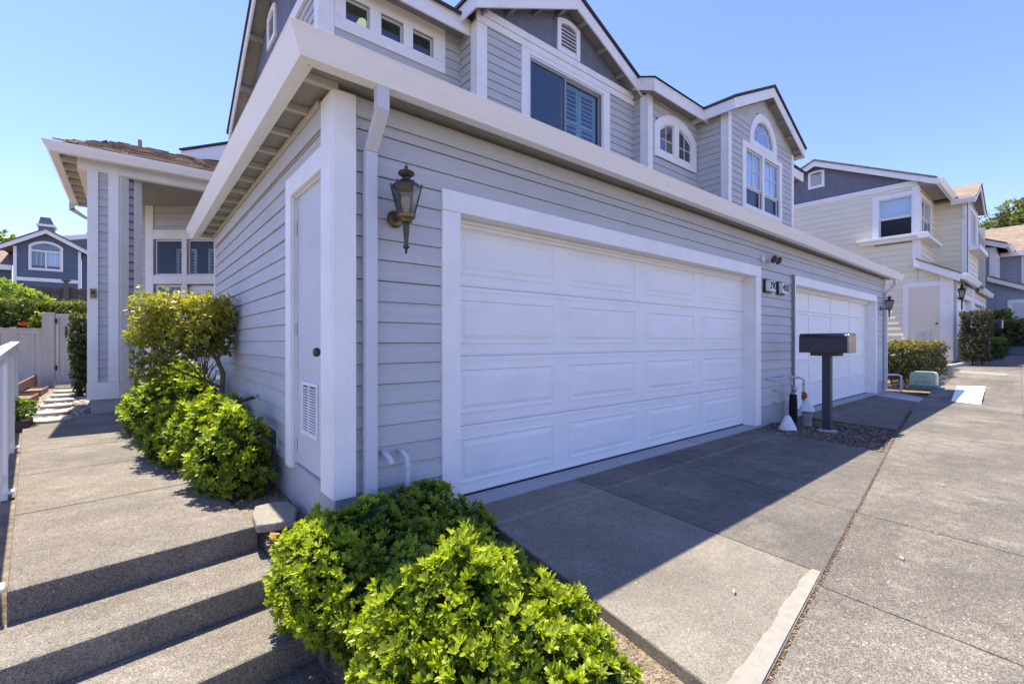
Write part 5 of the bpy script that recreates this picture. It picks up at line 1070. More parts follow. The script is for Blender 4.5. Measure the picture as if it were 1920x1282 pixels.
# fallen leaf and a few twigs on the pavement
for i, (x, y) in enumerate(((2.16, .98), (3.2, .55), (5.1, .62))):
    mb = MB(); mb.add([(x, y, .008), (x + .03, y + .008, .014), (x + .055, y + .03, .008), (x + .022, y + .022, .005)], [(0, 1, 2, 3)]); tag(mb.build('fallen_leaf', 'cement_light'), ['pale scrap lying on the sunlit near driveway slab', 'small pale scrap on the alley slab past the joint', 'tiny pale scrap farther along the alley'][i], 'scrap')
tag(MB().tube([(.98, 2.30, .16), (1.01, 2.28, .19)], .006, 5).build('dead_twig', 'dead_leaf'), 'short dead twig caught in the shaded shrub', 'twig') if False else None

# white railing on the left of the walk
ra = thing('railing', (WP(-.07, 0)[0], WP(-.07, 0)[1], 0), 'white handrail with square posts along the left side of the walkway', 'railing')
def rbox(name, s0, s1, t0, t1, z0, z1): 
    q = [WP(s0, t0), WP(s1, t0), WP(s1, t1), WP(s0, t1)]; za = lambda t: zw(0, 3.2 + t)
    MB().hexa([(q[0][0], q[0][1], z0 + za(t0)), (q[1][0], q[1][1], z0 + za(t0)), (q[2][0], q[2][1], z0 + za(t1)), (q[3][0], q[3][1], z0 + za(t1)), (q[0][0], q[0][1], z1 + za(t0)), (q[1][0], q[1][1], z1 + za(t0)), (q[2][0], q[2][1], z1 + za(t1)), (q[3][0], q[3][1], z1 + za(t1))]).build(name, 'rail_white', ra, .004)
for t in (.02, 1.97, 3.95, 5.9): rbox('post', -.105, -.04, t, t + .07, -.12, 1.06); rbox('post_foot', -.115, -.005, t - .01, t + .08, -.0, .018)
rbox('top_rail', -.11, -.03, -.02, 6.05, 1.065, 1.105); rbox('sub_rail', -.09, -.06, .11, 5.9, .99, 1.06); rbox('bottom_rail', -.09, -.06, .11, 5.9, .09, .14)
t = .26
while t < 5.85:
    if min(abs(t - q) for q in (.06, 2.01, 3.99, 5.94)) > .08: rbox('baluster', -.088, -.062, t, t + .03, .14, .99)
    t += .13

# ------------------------------------------------------------------ left background: path, gate, fence, hedges, blue house
mb = MB(); mb.add([(-1.75, 8.9, .055), (-.35, 9.1, .055), (-.35, 15.6, .10), (-1.75, 15.6, .10)], [(0, 1, 2, 3)]); tag(mb.build('path', 'soil'), kind='structure')
def parea(rg):
    x, y = rg.uniform(-1.55, -.5), rg.uniform(9.0, 15.5); return (x, y)
stones('pebbles', 2600, parea, lambda x, y: .06 + .006 * (y - 9), .012, .035, 'pebble_mix', 15, 'pale tan pebbles on the side path beyond the walkway', 'pebbles')
labs = ['first pale stepping stone beyond the end of the walkway', 'second pale stepping stone from the walkway', 'third pale stepping stone from the walkway', 'fourth pale stepping stone from the walkway', 'fifth pale stepping stone from the walkway', 'sixth pale stepping stone from the walkway', 'pale stepping stone directly before the gate']
for i, (x0, x1, y) in enumerate(((-1.10, -.64, 9.05), (-1.14, -.70, 9.95), (-1.18, -.76, 10.9), (-1.22, -.80, 11.85), (-1.24, -.80, 12.8), (-1.28, -.84, 13.75), (-1.40, -.80, 14.9))):
    rr = random.Random(i); pts = [((x0 + x1) / 2 + (x1 - x0) / 2 * math.cos(t) * rr.uniform(.92, 1.08), y + .22 * math.sin(t) * rr.uniform(.9, 1.1), .06 + .006 * (y - 9)) for t in np.linspace(0, 6.28, 13)[:-1]]
    tag(MB().prism(pts, (0, 0, .05)).build('stepping_stone', 'stone_light', None, .015), labs[i], 'stepping stone', 'stepping stones on the side path')
for i, (x, y, l) in enumerate(((-1.50, 11.9, 'nearer terracotta trough beside the stepping stones'), (-1.55, 13.7, 'farther terracotta trough beside the stepping stones near the gate'))):
    t_ = thing('terracotta_trough', (x, y, .07), l, 'planter'); z = .07
    for nm, q in (('side', (x - .16, x - .13, y - .55, y + .55)), ('side', (x + .13, x + .16, y - .55, y + .55)), ('end', (x - .129, x + .129, y - .55, y - .52)), ('end', (x - .129, x + .129, y + .52, y + .55))): MB().box(*q, z, z + .14).build(nm, 'terracotta', t_, .005)
    MB().box(x - .129, x + .129, y - .519, y + .519, z, z + .11).build('soil_fill', 'soil', t_)
tag(MB().hexa([(-1.72, 10.3, .05), (-1.68, 10.3, .05), (-1.68, 15.3, .1), (-1.72, 15.3, .1), (-1.72, 10.3, .30), (-1.68, 10.3, .30), (-1.68, 15.3, .42), (-1.72, 15.3, .42)]).build('board_edging', 'terracotta', None, .004), 'reddish board edging running up to the gate', 'edging')
pb = thing('planter_box', (-1.22, 8.75, .05), 'low dark planter box with a small yellow-green bush beside the railing', 'planter')
MB().box(-1.42, -1.02, 8.55, 8.95, .03, .17).build('box', 'timber', pb, .01)
shrub('small_bush', (-1.20, 8.75, .15), [(-1.22, 8.75, .30, .17, .2, .13), (-1.08, 8.8, .30, .10, .14, .11)], 'small yellow-green bush growing in the dark planter box', 'shrub', None, 600, .045, .02, 4, 'leaf_bright', 51, stems=4, detail=False)
# gate and fence
gt = thing('garden_gate', (-1.1, 15.5, .1), 'beige-grey wooden garden gate with black latch beyond the stepping stones', 'gate')
for i in range(5): MB().box(-1.33 + i * .098, -1.33 + i * .098 + .096, 15.50, 15.52, .16, 1.84).build('board', 'fence_grey', gt, .003)
for q in ((-1.395, -1.335, .14, 1.86), (-.845, -.785, .14, 1.86)): MB().box(q[0], q[1], 15.475, 15.525, q[2], q[3]).build('stile', 'fence_grey', gt, .004)
for z in (.14, 1.76): MB().box(-1.334, -.846, 15.476, 15.524, z, z + .10).build('rail', 'fence_grey', gt, .004)
MB().box(-1.225, -1.19, 15.455, 15.475, 1.28, 1.56).build('latch', 'black_metal', gt, .008); MB().lathe([(.02, 0), (.028, .02), (.02, .04)], (-1.207, 15.46, 1.40), 10, 0, Matrix.Rotation(R(90), 3, 'X')).build('knob', 'black_metal', gt)
for z in (.5, 1.62): MB().box(-1.42, -1.36, 15.462, 15.475, z, z + .12).build('hinge', 'black_metal', gt, .003)
fn = thing('side_fence', (-2.6, 15.5, .1), 'beige-grey board fence with capped top left of the garden gate', 'fence')
MB().box(-1.62, -1.41, 15.46, 15.56, .06, 1.88).build('post', 'fence_grey', fn, .005)
x = -4.2
while x < -1.66: MB().box(x, min(x + .268, -1.625), 15.50, 15.522, .05, 1.38).build('board', 'fence_grey', fn, .002); MB().box(x - .022, x + .022, 15.484, 15.4995, .05, 1.38).build('batten', 'fence_grey', fn, .003); x += .27
MB().box(-4.2, -1.621, 15.45, 15.56, 1.47, 1.50).build('cap', 'fence_grey', fn, .004); MB().box(-4.2, -1.622, 15.482, 15.53, 1.381, 1.469).build('top_rail', 'fence_grey', fn, .003)
def boxhedge(name, x0, x1, y0, y1, z0, z1, label, m, seed, dens=260, ll=.06, k=4, round_=.12, tb=.1, tk=.9, cat='hedge', group=None, top_only=.0, trunk=True):
    rg = np.random.default_rng(seed); t = thing(name, ((x0 + x1) / 2, (y0 + y1) / 2, z0), label, cat, group)
    dx, dy, dz = x1 - x0, y1 - y0, z1 - z0; ar = np.array([dy * dz, dy * dz, dx * dz, dx * dz, dx * dy]); n = (ar * dens).astype(int); P = []; Nn = []
    for i, c in enumerate(n):
        u = rg.uniform(0, 1, (c, 3)); nn = np.zeros((c, 3))
        if i == 0: u[:, 0] = 0; nn[:, 0] = -1
        if i == 1: u[:, 0] = 1; nn[:, 0] = 1
        if i == 2: u[:, 1] = 0; nn[:, 1] = -1
        if i == 3: u[:, 1] = 1; nn[:, 1] = 1
        if i == 4: u[:, 2] = 1; nn[:, 2] = 1
        p = np.array([x0, y0, z0]) + u * np.array([dx, dy, dz]); P.append(p - nn * (rg.uniform(0, 1, (c, 1)) ** 2) * round_); Nn.append(nn)
    P = np.concatenate(P); Nn = np.concatenate(Nn); P += rg.normal(0, .025, P.shape) + (.04 * np.sin(P[:, [1, 2, 0]] * 5 + P[:, [2, 0, 1]] * 3))
    c0 = np.array([(x0 + x1) / 2, (y0 + y1) / 2, (z0 + z1) / 2])
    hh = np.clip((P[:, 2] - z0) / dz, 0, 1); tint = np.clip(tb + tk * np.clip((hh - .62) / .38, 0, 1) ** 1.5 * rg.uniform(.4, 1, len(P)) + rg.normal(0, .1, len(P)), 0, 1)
    me = leaves_mesh('foliage', P, Nn + np.array([0, 0, .4]) + rg.normal(0, .35, P.shape), tint, ll, ll * .5, m, rg, k, .9, detail=False); o = link(bpy.data.objects.new('foliage', me), t); o['kind'] = 'stuff'
    q = rg.uniform(0, 1, (int(dx * dy * dz * 160) + 60, 3)); P2 = np.array([x0 + .08, y0 + .08, z0]) + q * np.array([max(.02, dx - .16), max(.02, dy - .16), dz - .1])
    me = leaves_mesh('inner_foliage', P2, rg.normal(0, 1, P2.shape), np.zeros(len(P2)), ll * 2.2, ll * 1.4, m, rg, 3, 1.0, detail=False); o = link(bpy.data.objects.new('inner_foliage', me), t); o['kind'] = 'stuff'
    if trunk:
        for i in range(max(2, int(dx * 1.5 + dy * 1.5))):
            p = Vector((rg.uniform(x0 + .1, x1 - .1) if dx > .3 else (x0 + x1) / 2, rg.uniform(y0 + .1, y1 - .1) if dy > .3 else (y0 + y1) / 2, z0 - .35)); MB().tube([p, p + Vector((rg.normal(0, .05), rg.normal(0, .05), .35 + dz * .4))], [.02, .012], 6).build('stem', 'bark_dark', t)
    return t
boxhedge('column_hedge', -.90, -.62, 12.6, 12.95, .12, 1.72, 'narrow upright hedge growing close behind the left side of the porch pillar', 'leaf_hedge', 61, 420, .06)
boxhedge('clipped_hedge', -5.5, -.4, 16.6, 17.8, .4, 2.2, 'long clipped green hedge behind the garden gate and board fence', 'leaf_hedge', 62, 260, .075, tk=1.3)
shrub('flowering_bush', (-2.05, 16.25, .3), [(-1.75, 16.25, 1.35, .16, .14, .5), (-2.3, 16.3, 1.1, .25, .12, .4)], 'leafy bush poking up between board fence and hedge', 'shrub', None, 160, .09, .05, 4, 'leaf_bright', 63, stems=3, detail=False)
fb = thing('red_flower', (-2.02, 16.2, 1.45), 'single orange-red flower above the board fence in front of the hedge', 'flower')
for i in range(9): a = i * .7; MB().add([(-2.02, 16.2, 1.62), (-2.02 + .10 * math.cos(a), 16.2 - .02, 1.62 + .05 * math.sin(a)), (-2.02 + .10 * math.cos(a + .5), 16.17, 1.64 + .05 * math.sin(a + .5))], [(0, 1, 2)]).build('petal', 'flower_red', fb)
MB().tube([(-2.02, 16.2, .9), (-2.02, 16.2, 1.62)], .008, 5).build('stem', 'leaf_blade', fb)
shrub('round_bush', (-3.0, 20, .9), [(-2.9, 20, 2.1, 1.0, .8, .75), (-3.6, 20.2, 2.35, .9, .8, .75), (-2.35, 20, 1.9, .55, .6, .6), (-4.6, 20.4, 2.2, 1.0, .8, .8)], 'large sunlit yellow-green bush behind the clipped hedge', 'shrub', None, 60, .16, .06, 6, 'leaf_bright', 64, stems=5, detail=False, tbase=.3)
wf = thing('wooden_fence', (-1.5, 24, 1.9), 'dark weathered board fence behind the hedge below the blue house', 'fence')
x = -6.0
while x < 1.5: MB().box(x, x + .145, 24.0, 24.02, 1.2, 3.22 + random.uniform(-.02, .02)).build('board', 'fence_wood', wf, .003); x += .15
for x in (-4.3, -1.87, .55):
    MB().box(x - .07, x + .07, 23.9, 23.995, 1.2, 3.46).build('post', 'fence_wood', wf, .005); MB().box(x - .12, x + .12, 23.86, 24.03, 3.462, 3.51).build('post_cap', 'fence_wood', wf, .005)
MB().box(-6, 1.5, 23.97, 23.999, 3.0, 3.09).build('rail', 'fence_wood', wf)
# blue house
BH = thing('blue_house', (-3.2, 33, 2.2), 'blue house with white trim, arched window and shingled chimney behind the wooden fence', 'house')
FBH = Frame(-4.45, 33, 0)
rz = lambda a: 5.95 + (.62 * a if a < 1.16 else .62 * 1.16 - .62 * (a - 1.16) * .92)
bw = wall(FBH, 'gable_wall', BH, 'siding_blue', 2.44, 2.0, 5.85, [(.62, 1.66, 5.02, 5.85)], .15, [(0, 5.851), (.62, 5.851), (.62, 6.1), (1.66, 6.1), (1.66, 5.851), (2.44, 5.851), (2.44, rz(2.44)), (1.16, rz(1.16)), (0, rz(0))])
siding(FBH, bw, 'siding_blue', 2.44, 2.4, 5.85, .16, [(.55, 1.75, 4.9, 5.9)], butt=False)
gable_boards(FBH, bw, 'siding_blue', lambda z: max(0, (z - 5.95) / .62), lambda z: min(2.44, 1.16 + (6.669 - z) / .57), 6.22, 6.6, .16)
for p_ in ([(-.45, 5.62), (1.16, 6.62), (1.16, 6.82), (-.45, 5.82)], [(1.161, 6.62), (2.85, 5.66), (2.85, 5.86), (1.161, 6.82)]):
    mb = MB(); FBH.poly(mb, p_, .3, .34); mb.build('rake_board', 'trim', BH, .004)
mb = MB(); FBH.poly(mb, [(-.5, 5.82), (1.16, 6.83), (2.9, 5.87), (2.9, 5.92), (1.16, 6.90), (-.5, 5.87)], -6, .36); mb.build('roof', 'shingle_brown', BH)
mb = MB(); FBH.poly(mb, [(-.4, 5.75), (1.16, 6.72), (2.8, 5.79), (2.8, 5.81), (1.16, 6.75), (-.4, 5.77)], -.0, .299); mb.build('soffit', 'soffit', BH)
for a in (0, 2.32): FBH.part('corner_board', 'trim', BH, a, a + .12, 0, .03, 2.4, 5.9, .003)
FBH.part('belt_trim', 'trim', BH, 0.121, 2.319, .0, .05, 4.22, 4.40, .004)
o = [(.52, 4.78), (1.76, 4.78)] + arc(.52, 1.76, 6.02, .26, 10); i = [(.63, 4.90), (1.65, 4.90)] + arc(.63, 1.65, 5.95, .20, 10)
mb = MB(); FBH.ring(mb, o, i, 0, .05); bwn = mb.build('window', 'trim', BH, .003)
mb = MB(); FBH.poly(mb, i, -.02, -.015); mb.build('pane', 'glass', bwn); FBH.part('mullion', 'trim', bwn, 1.11, 1.17, -.012, .03, 4.9, 5.72, .002); FBH.part('mullion', 'trim', bwn, .63, 1.65, -.012, .032, 5.721, 5.80, .002)
for k in (.8, .96, 1.3, 1.46): FBH.part('glazing_bar', 'sash', bwn, k, k + .015, -.012, -.004, 4.9, 5.72, 0)
FBH.part('blind', 'curtain', bwn, 1.18, 1.64, -.10, -.09, 4.9, 5.72, 0); room(FBH, bwn, .6, 1.7, 4.9, 6.1, .8, -.151)
MB().box(-1.9, 2.5, 34.4, 34.6, 2.0, 7.2).build('rear_wall', 'siding_blue', BH); MB().box(-2.0, -1.86, 33.15, 34.4, 2, 5.8).build('side_wall', 'siding_blue', BH)
MB().prism([(-3.0, 34.2, 6.55), (2.5, 34.2, 7.95), (2.5, 34.2, 8.2), (-3.0, 34.2, 6.80)], (0, .05, 0)).build('rake_board', 'trim', BH); MB().prism([(-3.0, 34.26, 6.55), (2.5, 34.26, 7.95), (2.5, 34.26, 6.9), (-1.9, 34.26, 5.5)], (0, .13, 0)).build('upper_gable', 'siding_blue', BH)
MB().box(-1.70, -1.45, 34.38, 34.40, 3.6, 5.0).build('trim_board', 'trim', BH)
ch = MB().box(-3.85, -3.25, 35.4, 36.1, 5.6, 7.45).build('chimney', 'siding_blue', BH); MB().box(-3.93, -3.17, 35.3, 36.2, 7.451, 7.56).build('chimney_band', 'trim', ch, .005); MB().hexa([(-3.86, 35.4, 7.561), (-3.24, 35.4, 7.561), (-3.24, 36.1, 7.561), (-3.86, 36.1, 7.561), (-3.78, 35.55, 7.98), (-3.40, 35.55, 7.98), (-3.40, 35.95, 7.98), (-3.78, 35.95, 7.98)]).build('chimney_cap', 'siding_slate', ch)
MB().box(-9, -4.6, 33.6, 33.8, 2.0, 5.0).build('wing_wall', 'siding_blue', BH); MB().prism([(-9, 33.2, 4.95), (-4.5, 33.2, 4.95), (-4.5, 36, 5.95), (-9, 36, 5.95)], (0, 0, .08)).build('wing_roof', 'shingle_brown', BH); MB().box(-9, -4.5, 33.15, 33.2, 4.72, 4.96).build('wing_fascia', 'trim', BH); MB().box(-9, -4.85, 33.57, 33.6, 3.9, 4.1).build('wing_band', 'trim', BH)
def tree(name, x, y, z, h, blobs, label, m, seed, dens, ll, group=None):
    rg = np.random.default_rng(seed); t = thing(name, (x, y, z), label, 'tree', group)
    top = Vector((x, y, z + h)); MB().tube([(x, y, z - .2), (x + .1, y, z + h * .3), tuple(top)], [h * .035, h * .028, h * .012], 8).build('trunk', 'bark_dark', t, smooth=True)
    for b in blobs: a = Vector((x, y, z + h * .45)); q = Vector(b[:3]); MB().tube([a, a.lerp(q, .5) + Vector((0, 0, .2)), q], [h * .015, h * .01, h * .004], 6).build('limb', 'bark_dark', t)
    P, Nn, T = ell_points(blobs, dens, rg, .75, shell=(.55, 1.1), lump=.22)
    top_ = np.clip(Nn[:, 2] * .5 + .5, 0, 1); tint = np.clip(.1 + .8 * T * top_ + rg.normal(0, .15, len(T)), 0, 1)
    me = leaves_mesh('crown', P, Nn + rg.normal(0, .6, Nn.shape), tint, ll, ll * .5, m, rg, 5, 1.0, detail=False); o = link(bpy.data.objects.new('crown', me), t); o['kind'] = 'stuff'
    return t
rt = random.Random(9)
def crown(cx, cy, cz, r, n, rg): return [(cx + rg.uniform(-1, 1) * r * .7, cy + rg.uniform(-1, 1) * r * .7, cz + rg.uniform(-.8, .8) * r * .6, r * rg.uniform(.3, .5), r * rg.uniform(.3, .5), r * rg.uniform(.22, .36)) for _ in range(n)]
tree('garden_tree', -7.6, 40, 2.3, 4.5, crown(-7.4, 40, 6.6, 2.2, 12, rt), 'yellow-green tree rising at the far left behind the blue house', 'leaf_bright', 71, 14, .32)

# ------------------------------------------------------------------ cream townhouse
CH = thing('cream_townhouse', (20, 2.27, .5), 'cream two-storey townhouse with slate-grey gable and white corner window beyond the hedge', 'house')
FC = Frame(20, 9.0, -90); ac = lambda y: 9.0 - y; CE = .195
cz = lambda y: 6.45 + .46 * (min(y, 12.0 - y) - 2.65) - .02
cw_ = wall(FC, 'side_wall', CH, 'sheathing', ac(3.07), .2, 6.4, [(ac(4.11), ac(3.22), 4.72, 6.08)], .1, [(ac(9), 6.401), (ac(3.07), 6.401), (ac(3.07), cz(3.07)), (ac(6), cz(6)), (ac(9), cz(9))])
siding(FC, cw_, 'siding_cream', ac(3.09), .6, 6.36, CE, [(ac(4.24), ac(3.09), 4.66, 6.2)], butt=True)
lw_ = MB(); FC.poly(lw_, [(ac(3.069), .2), (ac(2.27), .2), (ac(2.27), 3.32), (ac(3.069), 3.68)], -.1, -.001); lw_ = lw_.build('lower_side_wall', 'sheathing', CH)
gable_boards(FC, lw_, 'siding_cream', lambda z: ac(3.08), lambda z: min(ac(2.29), ac(2.29 + max(0, z - 3.34) / .45)), .6, 3.6, CE)
gable_boards(FC, cw_, 'siding_slate', lambda z: max(0, ac(12.0 - (2.65 + (z - 6.45) / .46))), lambda z: min(ac(3.09), ac(2.65 + (z - 6.45) / .46)), 6.53, 7.95, .30)
FC.part('belt_trim', 'trim', CH, 0, ac(3.06), 0, .04, 6.36, 6.44, .003); FC.part('belt_trim', 'trim', CH, 0, ac(3.06), 0, .07, 6.441, 6.525, .003)
vent(FC, CH, ac(6.27), ac(5.73), 7.0, 7.66, .04)
cw = FC.part('window', 'trim', CH, ac(4.29), ac(4.11), 0, .035, 4.70, 6.24, .004)
FC.part('casing', 'trim', cw, ac(4.109), ac(3.23), 0, .034, 6.08, 6.24, .003); FC.part('corner_board', 'trim', CH, ac(3.228), ac(3.045), 0, .036, 3.6, 6.355, .003)
sash(FC, cw, ac(4.109), ac(3.225), 5.40, 6.079, .035, -.02, 'glass'); sash(FC, cw, ac(4.109), ac(3.225), 4.72, 5.40, .035, -.05, 'glass_screen'); room(FC, cw, ac(4.1), ac(3.24), 4.7, 6.1, .7)
FC.part('blind', 'shade_white', cw, ac(4.10), ac(3.23), -.10, -.09, 5.38, 6.08, 0)
def shelf(x0, x1, y0, y1): pass
sh_ = FC.part('window_shelf', 'trim', CH, ac(4.69), ac(2.80), 0.0, .27, 4.66, 4.75, .006); FC.part('shelf_moulding', 'trim', sh_, ac(4.62), ac(2.86), 0.0, .20, 4.55, 4.659, .006)
# storage door
FC.part('closet_door', 'cream_paint', CH, ac(3.31), ac(2.545), .012, .034, .75, 2.98, .003)
for q in ((ac(3.47), ac(3.312), .7, 3.14), (ac(3.311), ac(2.546), 2.982, 3.14)): FC.part('door_trim', 'trim', CH, q[0], q[1], .0, .05, q[2], q[3], .004)
FC.part('corner_board', 'trim', CH, ac(2.544), ac(2.235), .0, .055, .6, 3.40, .004)
for q in ((3.10, 2.94), (2.92, 2.76)): FC.part('door_vent', 'downspout_paint', CH, ac(q[0]), ac(q[1]), .0345, .05, 1.12, 1.50, .003)
MB().lathe([(.012, 0), (.03, .03), (.03, .055), (.005, .07)], FC.P(ac(2.62), .034, 1.77), 10, 0, ax).build('door_knob', 'bronze', CH, smooth=True)
# rakes and roofs
xr = 19.75
MB().prism([(xr, 2.62, 6.22), (xr, 6.0, 7.78), (xr, 6.0, 7.97), (xr, 2.62, 6.41)], (.03, 0, 0)).build('rake_board', 'trim', CH); MB().prism([(xr, 6.001, 7.78), (xr, 9.38, 6.22), (xr, 9.38, 6.41), (xr, 6.001, 7.97)], (.03, 0, 0)).build('rake_board', 'trim', CH)
mb = MB(); mb.prism([(xr - .04, 2.58, 6.40), (xr - .04, 6.0, 7.98), (xr - .04, 9.42, 6.40), (xr - .04, 9.42, 6.45), (xr - .04, 6.0, 8.04), (xr - .04, 2.58, 6.45)], (12, 0, 0)); mb.build('roof', 'shingle_tan', CH)
MB().box(xr + .04, 22.8, 2.66, 3.07, 6.34, 6.36).build('soffit', 'soffit', CH)
gc = MB(); pr = [(2.62, 6.24), (2.52, 6.24), (2.44, 6.38), (2.44, 6.41), (2.62, 6.41)]; gc.prism([(xr, a, z) for a, z in pr], (3.0, 0, 0)); gc.build('gutter', 'gutter_paint', CH, .003)
MB().prism([(xr, 2.06, 3.06), (xr, 3.16, 3.66), (xr, 3.16, 3.90), (xr, 2.06, 3.30)], (.03, 0, 0)).build('rake_board', 'trim', CH)
mb = MB(); mb.prism([(xr - .03, 2.02, 3.29), (25.9, 2.02, 3.29), (25.9, 3.1, 3.88), (xr - .03, 3.1, 3.88)], (0, 0, .045)); mb.build('garage_roof', 'shingle_tan', CH)
gc = MB(); pr = [(2.06, 3.14), (1.97, 3.14), (1.90, 3.28), (1.90, 3.31), (2.06, 3.31)]; gc.prism([(xr, a, z) for a, z in pr], (3.9, 0, 0)); gc.build('gutter', 'gutter_paint', CH, .003)
gc = MB(); pr = [(2.16, 3.14), (2.07, 3.14), (2.00, 3.28), (2.00, 3.31), (2.16, 3.31)]; gc.prism([(25.9, a, z) for a, z in pr], (4.0, 0, 0)); gc.build('gutter', 'gutter_paint', CH, .003)
mb = MB(); mb.prism([(25.6, 2.12, 3.295), (29.9, 2.12, 3.295), (29.9, 3.4, 3.9), (25.6, 3.4, 3.9)], (0, 0, .045)); mb.build('garage_roof', 'shingle_tan', CH)
# front walls
FCF = Frame(20, 3.07, 0); cf = wall(FCF, 'upper_front_wall', CH, 'sheathing', 2.9, 3.3, 6.35, [(.35, 1.9, 4.75, 6.05)]); siding(FCF, cf, 'siding_cream', 2.9, 3.3, 6.34, CE, [(.25, 2.0, 4.7, 6.15)], butt=False)
w_ = MB(); rectring(FCF, w_, .22, 2.05, 4.68, 6.16, .12, 0, .035); w_ = w_.build('window', 'trim', CH, .003)
for a0, a1 in ((.345, 1.12), (1.13, 1.91)): sash(FCF, w_, a0, a1, 5.40, 6.04, .035, -.02, 'glass'); sash(FCF, w_, a0, a1, 4.80, 5.40, .035, -.05, 'glass_screen')
room(FCF, w_, .35, 1.9, 4.75, 6.05, .7); FCF.part('corner_board', 'trim', CH, -.03, .12, 0, .03, 3.6, 6.34, .003); FCF.part('window_shelf', 'trim', CH, -.27, 2.3, 0.0, .30, 4.56, 4.66, .005)
FCB = Frame(22.9, 3.07, -90); cb = wall(FCB, 'bay_side_wall', CH, 'sheathing', .869, 3.2, 6.3); siding(FCB, cb, 'siding_cream', .74, 3.3, 6.28, CE, butt=False); FCB.part('corner_board', 'trim', CH, .72, .895, 0, .03, 3.3, 6.28, .003)
FCG = Frame(22.9, 2.2, 0); cg = wall(FCG, 'bay_front_wall', CH, 'sheathing', 2.8, 3.2, 6.3, [(.5, 2.3, 4.75, 6.0)], .1, [(0, 6.301), (2.8, 6.301), (1.4, 6.95)]); siding(FCG, cg, 'siding_cream', 2.8, 3.3, 6.3, CE, [(.42, 2.4, 4.7, 6.1)], butt=False)
FCG.part('corner_board', 'trim', CH, -.03, .16, 0, .03, 3.3, 6.28, .003); FCG.part('corner_board', 'trim', CH, 2.66, 2.83, 0, .03, 3.3, 6.28, .003)
w_ = MB(); rectring(FCG, w_, .38, 2.42, 4.62, 6.12, .14, 0, .04); w_ = w_.build('window', 'trim', CH, .003); sash(FCG, w_, .51, 1.39, 4.76, 5.98, .05, -.02, 'glass'); sash(FCG, w_, 1.41, 2.29, 4.76, 5.98, .05, -.02, 'glass'); room(FCG, w_, .5, 2.3, 4.75, 6.0, .7)
FCG.part('window_shelf', 'trim', CH, .1, 2.7, 0, .32, 4.46, 4.62, .006)
MB().prism([(22.62, 1.97, 6.05), (24.3, 1.97, 6.85), (24.3, 1.97, 7.04), (22.62, 1.97, 6.24)], (0, .03, 0)).build('rake_board', 'trim', CH); MB().prism([(24.301, 1.97, 6.85), (25.98, 1.97, 6.05), (25.98, 1.97, 6.24), (24.301, 1.97, 7.04)], (0, .03, 0)).build('rake_board', 'trim', CH)
mb = MB(); mb.prism([(22.58, 1.94, 6.23), (24.3, 1.94, 7.05), (26.02, 1.94, 6.23), (26.02, 1.94, 6.28), (24.3, 1.94, 7.10), (22.58, 1.94, 6.28)], (0, 3.2, 0)); mb.build('bay_roof', 'shingle_tan', CH)
mb = MB(); mb.prism([(22.7, 2.0, 6.2), (24.3, 2.0, 6.96), (25.9, 2.0, 6.2), (25.9, 2.0, 6.18), (24.3, 2.0, 6.93), (22.7, 2.0, 6.18)], (0, .2, 0)); mb.build('soffit', 'soffit', CH)
gc = MB(); pr = [(22.68, 6.08), (22.58, 6.08), (22.5, 6.22), (22.5, 6.25), (22.68, 6.25)]; gc.prism([(x, 1.97, z) for x, z in pr], (0, .62, 0)); gc.build('gutter', 'gutter_paint', CH, .003)
MB().box(22.83, 22.89, 2.24, 2.32, 5.6, 6.08).build('downspout', 'trim', CH, .004)
mb = MB(); mb.prism([(24.4, 3.4, 7.0), (26.2, 3.4, 7.9), (28, 3.4, 7.0), (28, 3.4, 7.05), (26.2, 3.4, 7.95), (24.4, 3.4, 7.05)], (0, 2.5, 0)); mb.build('dormer_roof', 'shingle_tan', CH)
FCL = Frame(20, 2.27, 0); cl_ = wall(FCL, 'garage_front_wall', CH, 'siding_cream', 9.8, .2, 3.32, [(.9, 4.4, 0, 2.7), (5.6, 9.2, 0, 2.7)]); siding(FCL, cl_, 'siding_cream', 9.8, .6, 3.3, CE, [(.8, 4.5, 0, 2.85), (5.5, 9.3, 0, 2.85)], butt=False)
for q0, q1 in ((.9, 4.4), (5.6, 9.2)):
    FCL.part('garage_door', 'door_white', CH, q0, q1, -.16, -.12, .45, 2.7, 0)
    for a in (q0 - .14, q1): FCL.part('door_casing', 'trim', CH, a, a + .14, 0, .03, .5, 2.7, .004)
    FCL.part('door_casing', 'trim', CH, q0 - .14, q1 + .14, 0, .031, 2.701, 2.86, .004); FCL.part('door_jamb', 'trim', CH, q1 - .01, q1, -.12, -.001, .5, 2.7, 0)
MB().box(20.30, 20.38, 2.19, 2.25, .6, 3.12).build('downspout', 'downspout_paint', CH, .004); MB().box(24.6, 25.2, 2.235, 2.262, .6, 3.25).build('corner_board', 'trim', CH)
MB().box(20.1, 30, 8.9, 9.0, .2, 6.4).build('rear_wall', 'siding_cream', CH); MB().box(29.9, 30, 2.3, 9, .2, 6.4).build('end_wall', 'siding_cream', CH)
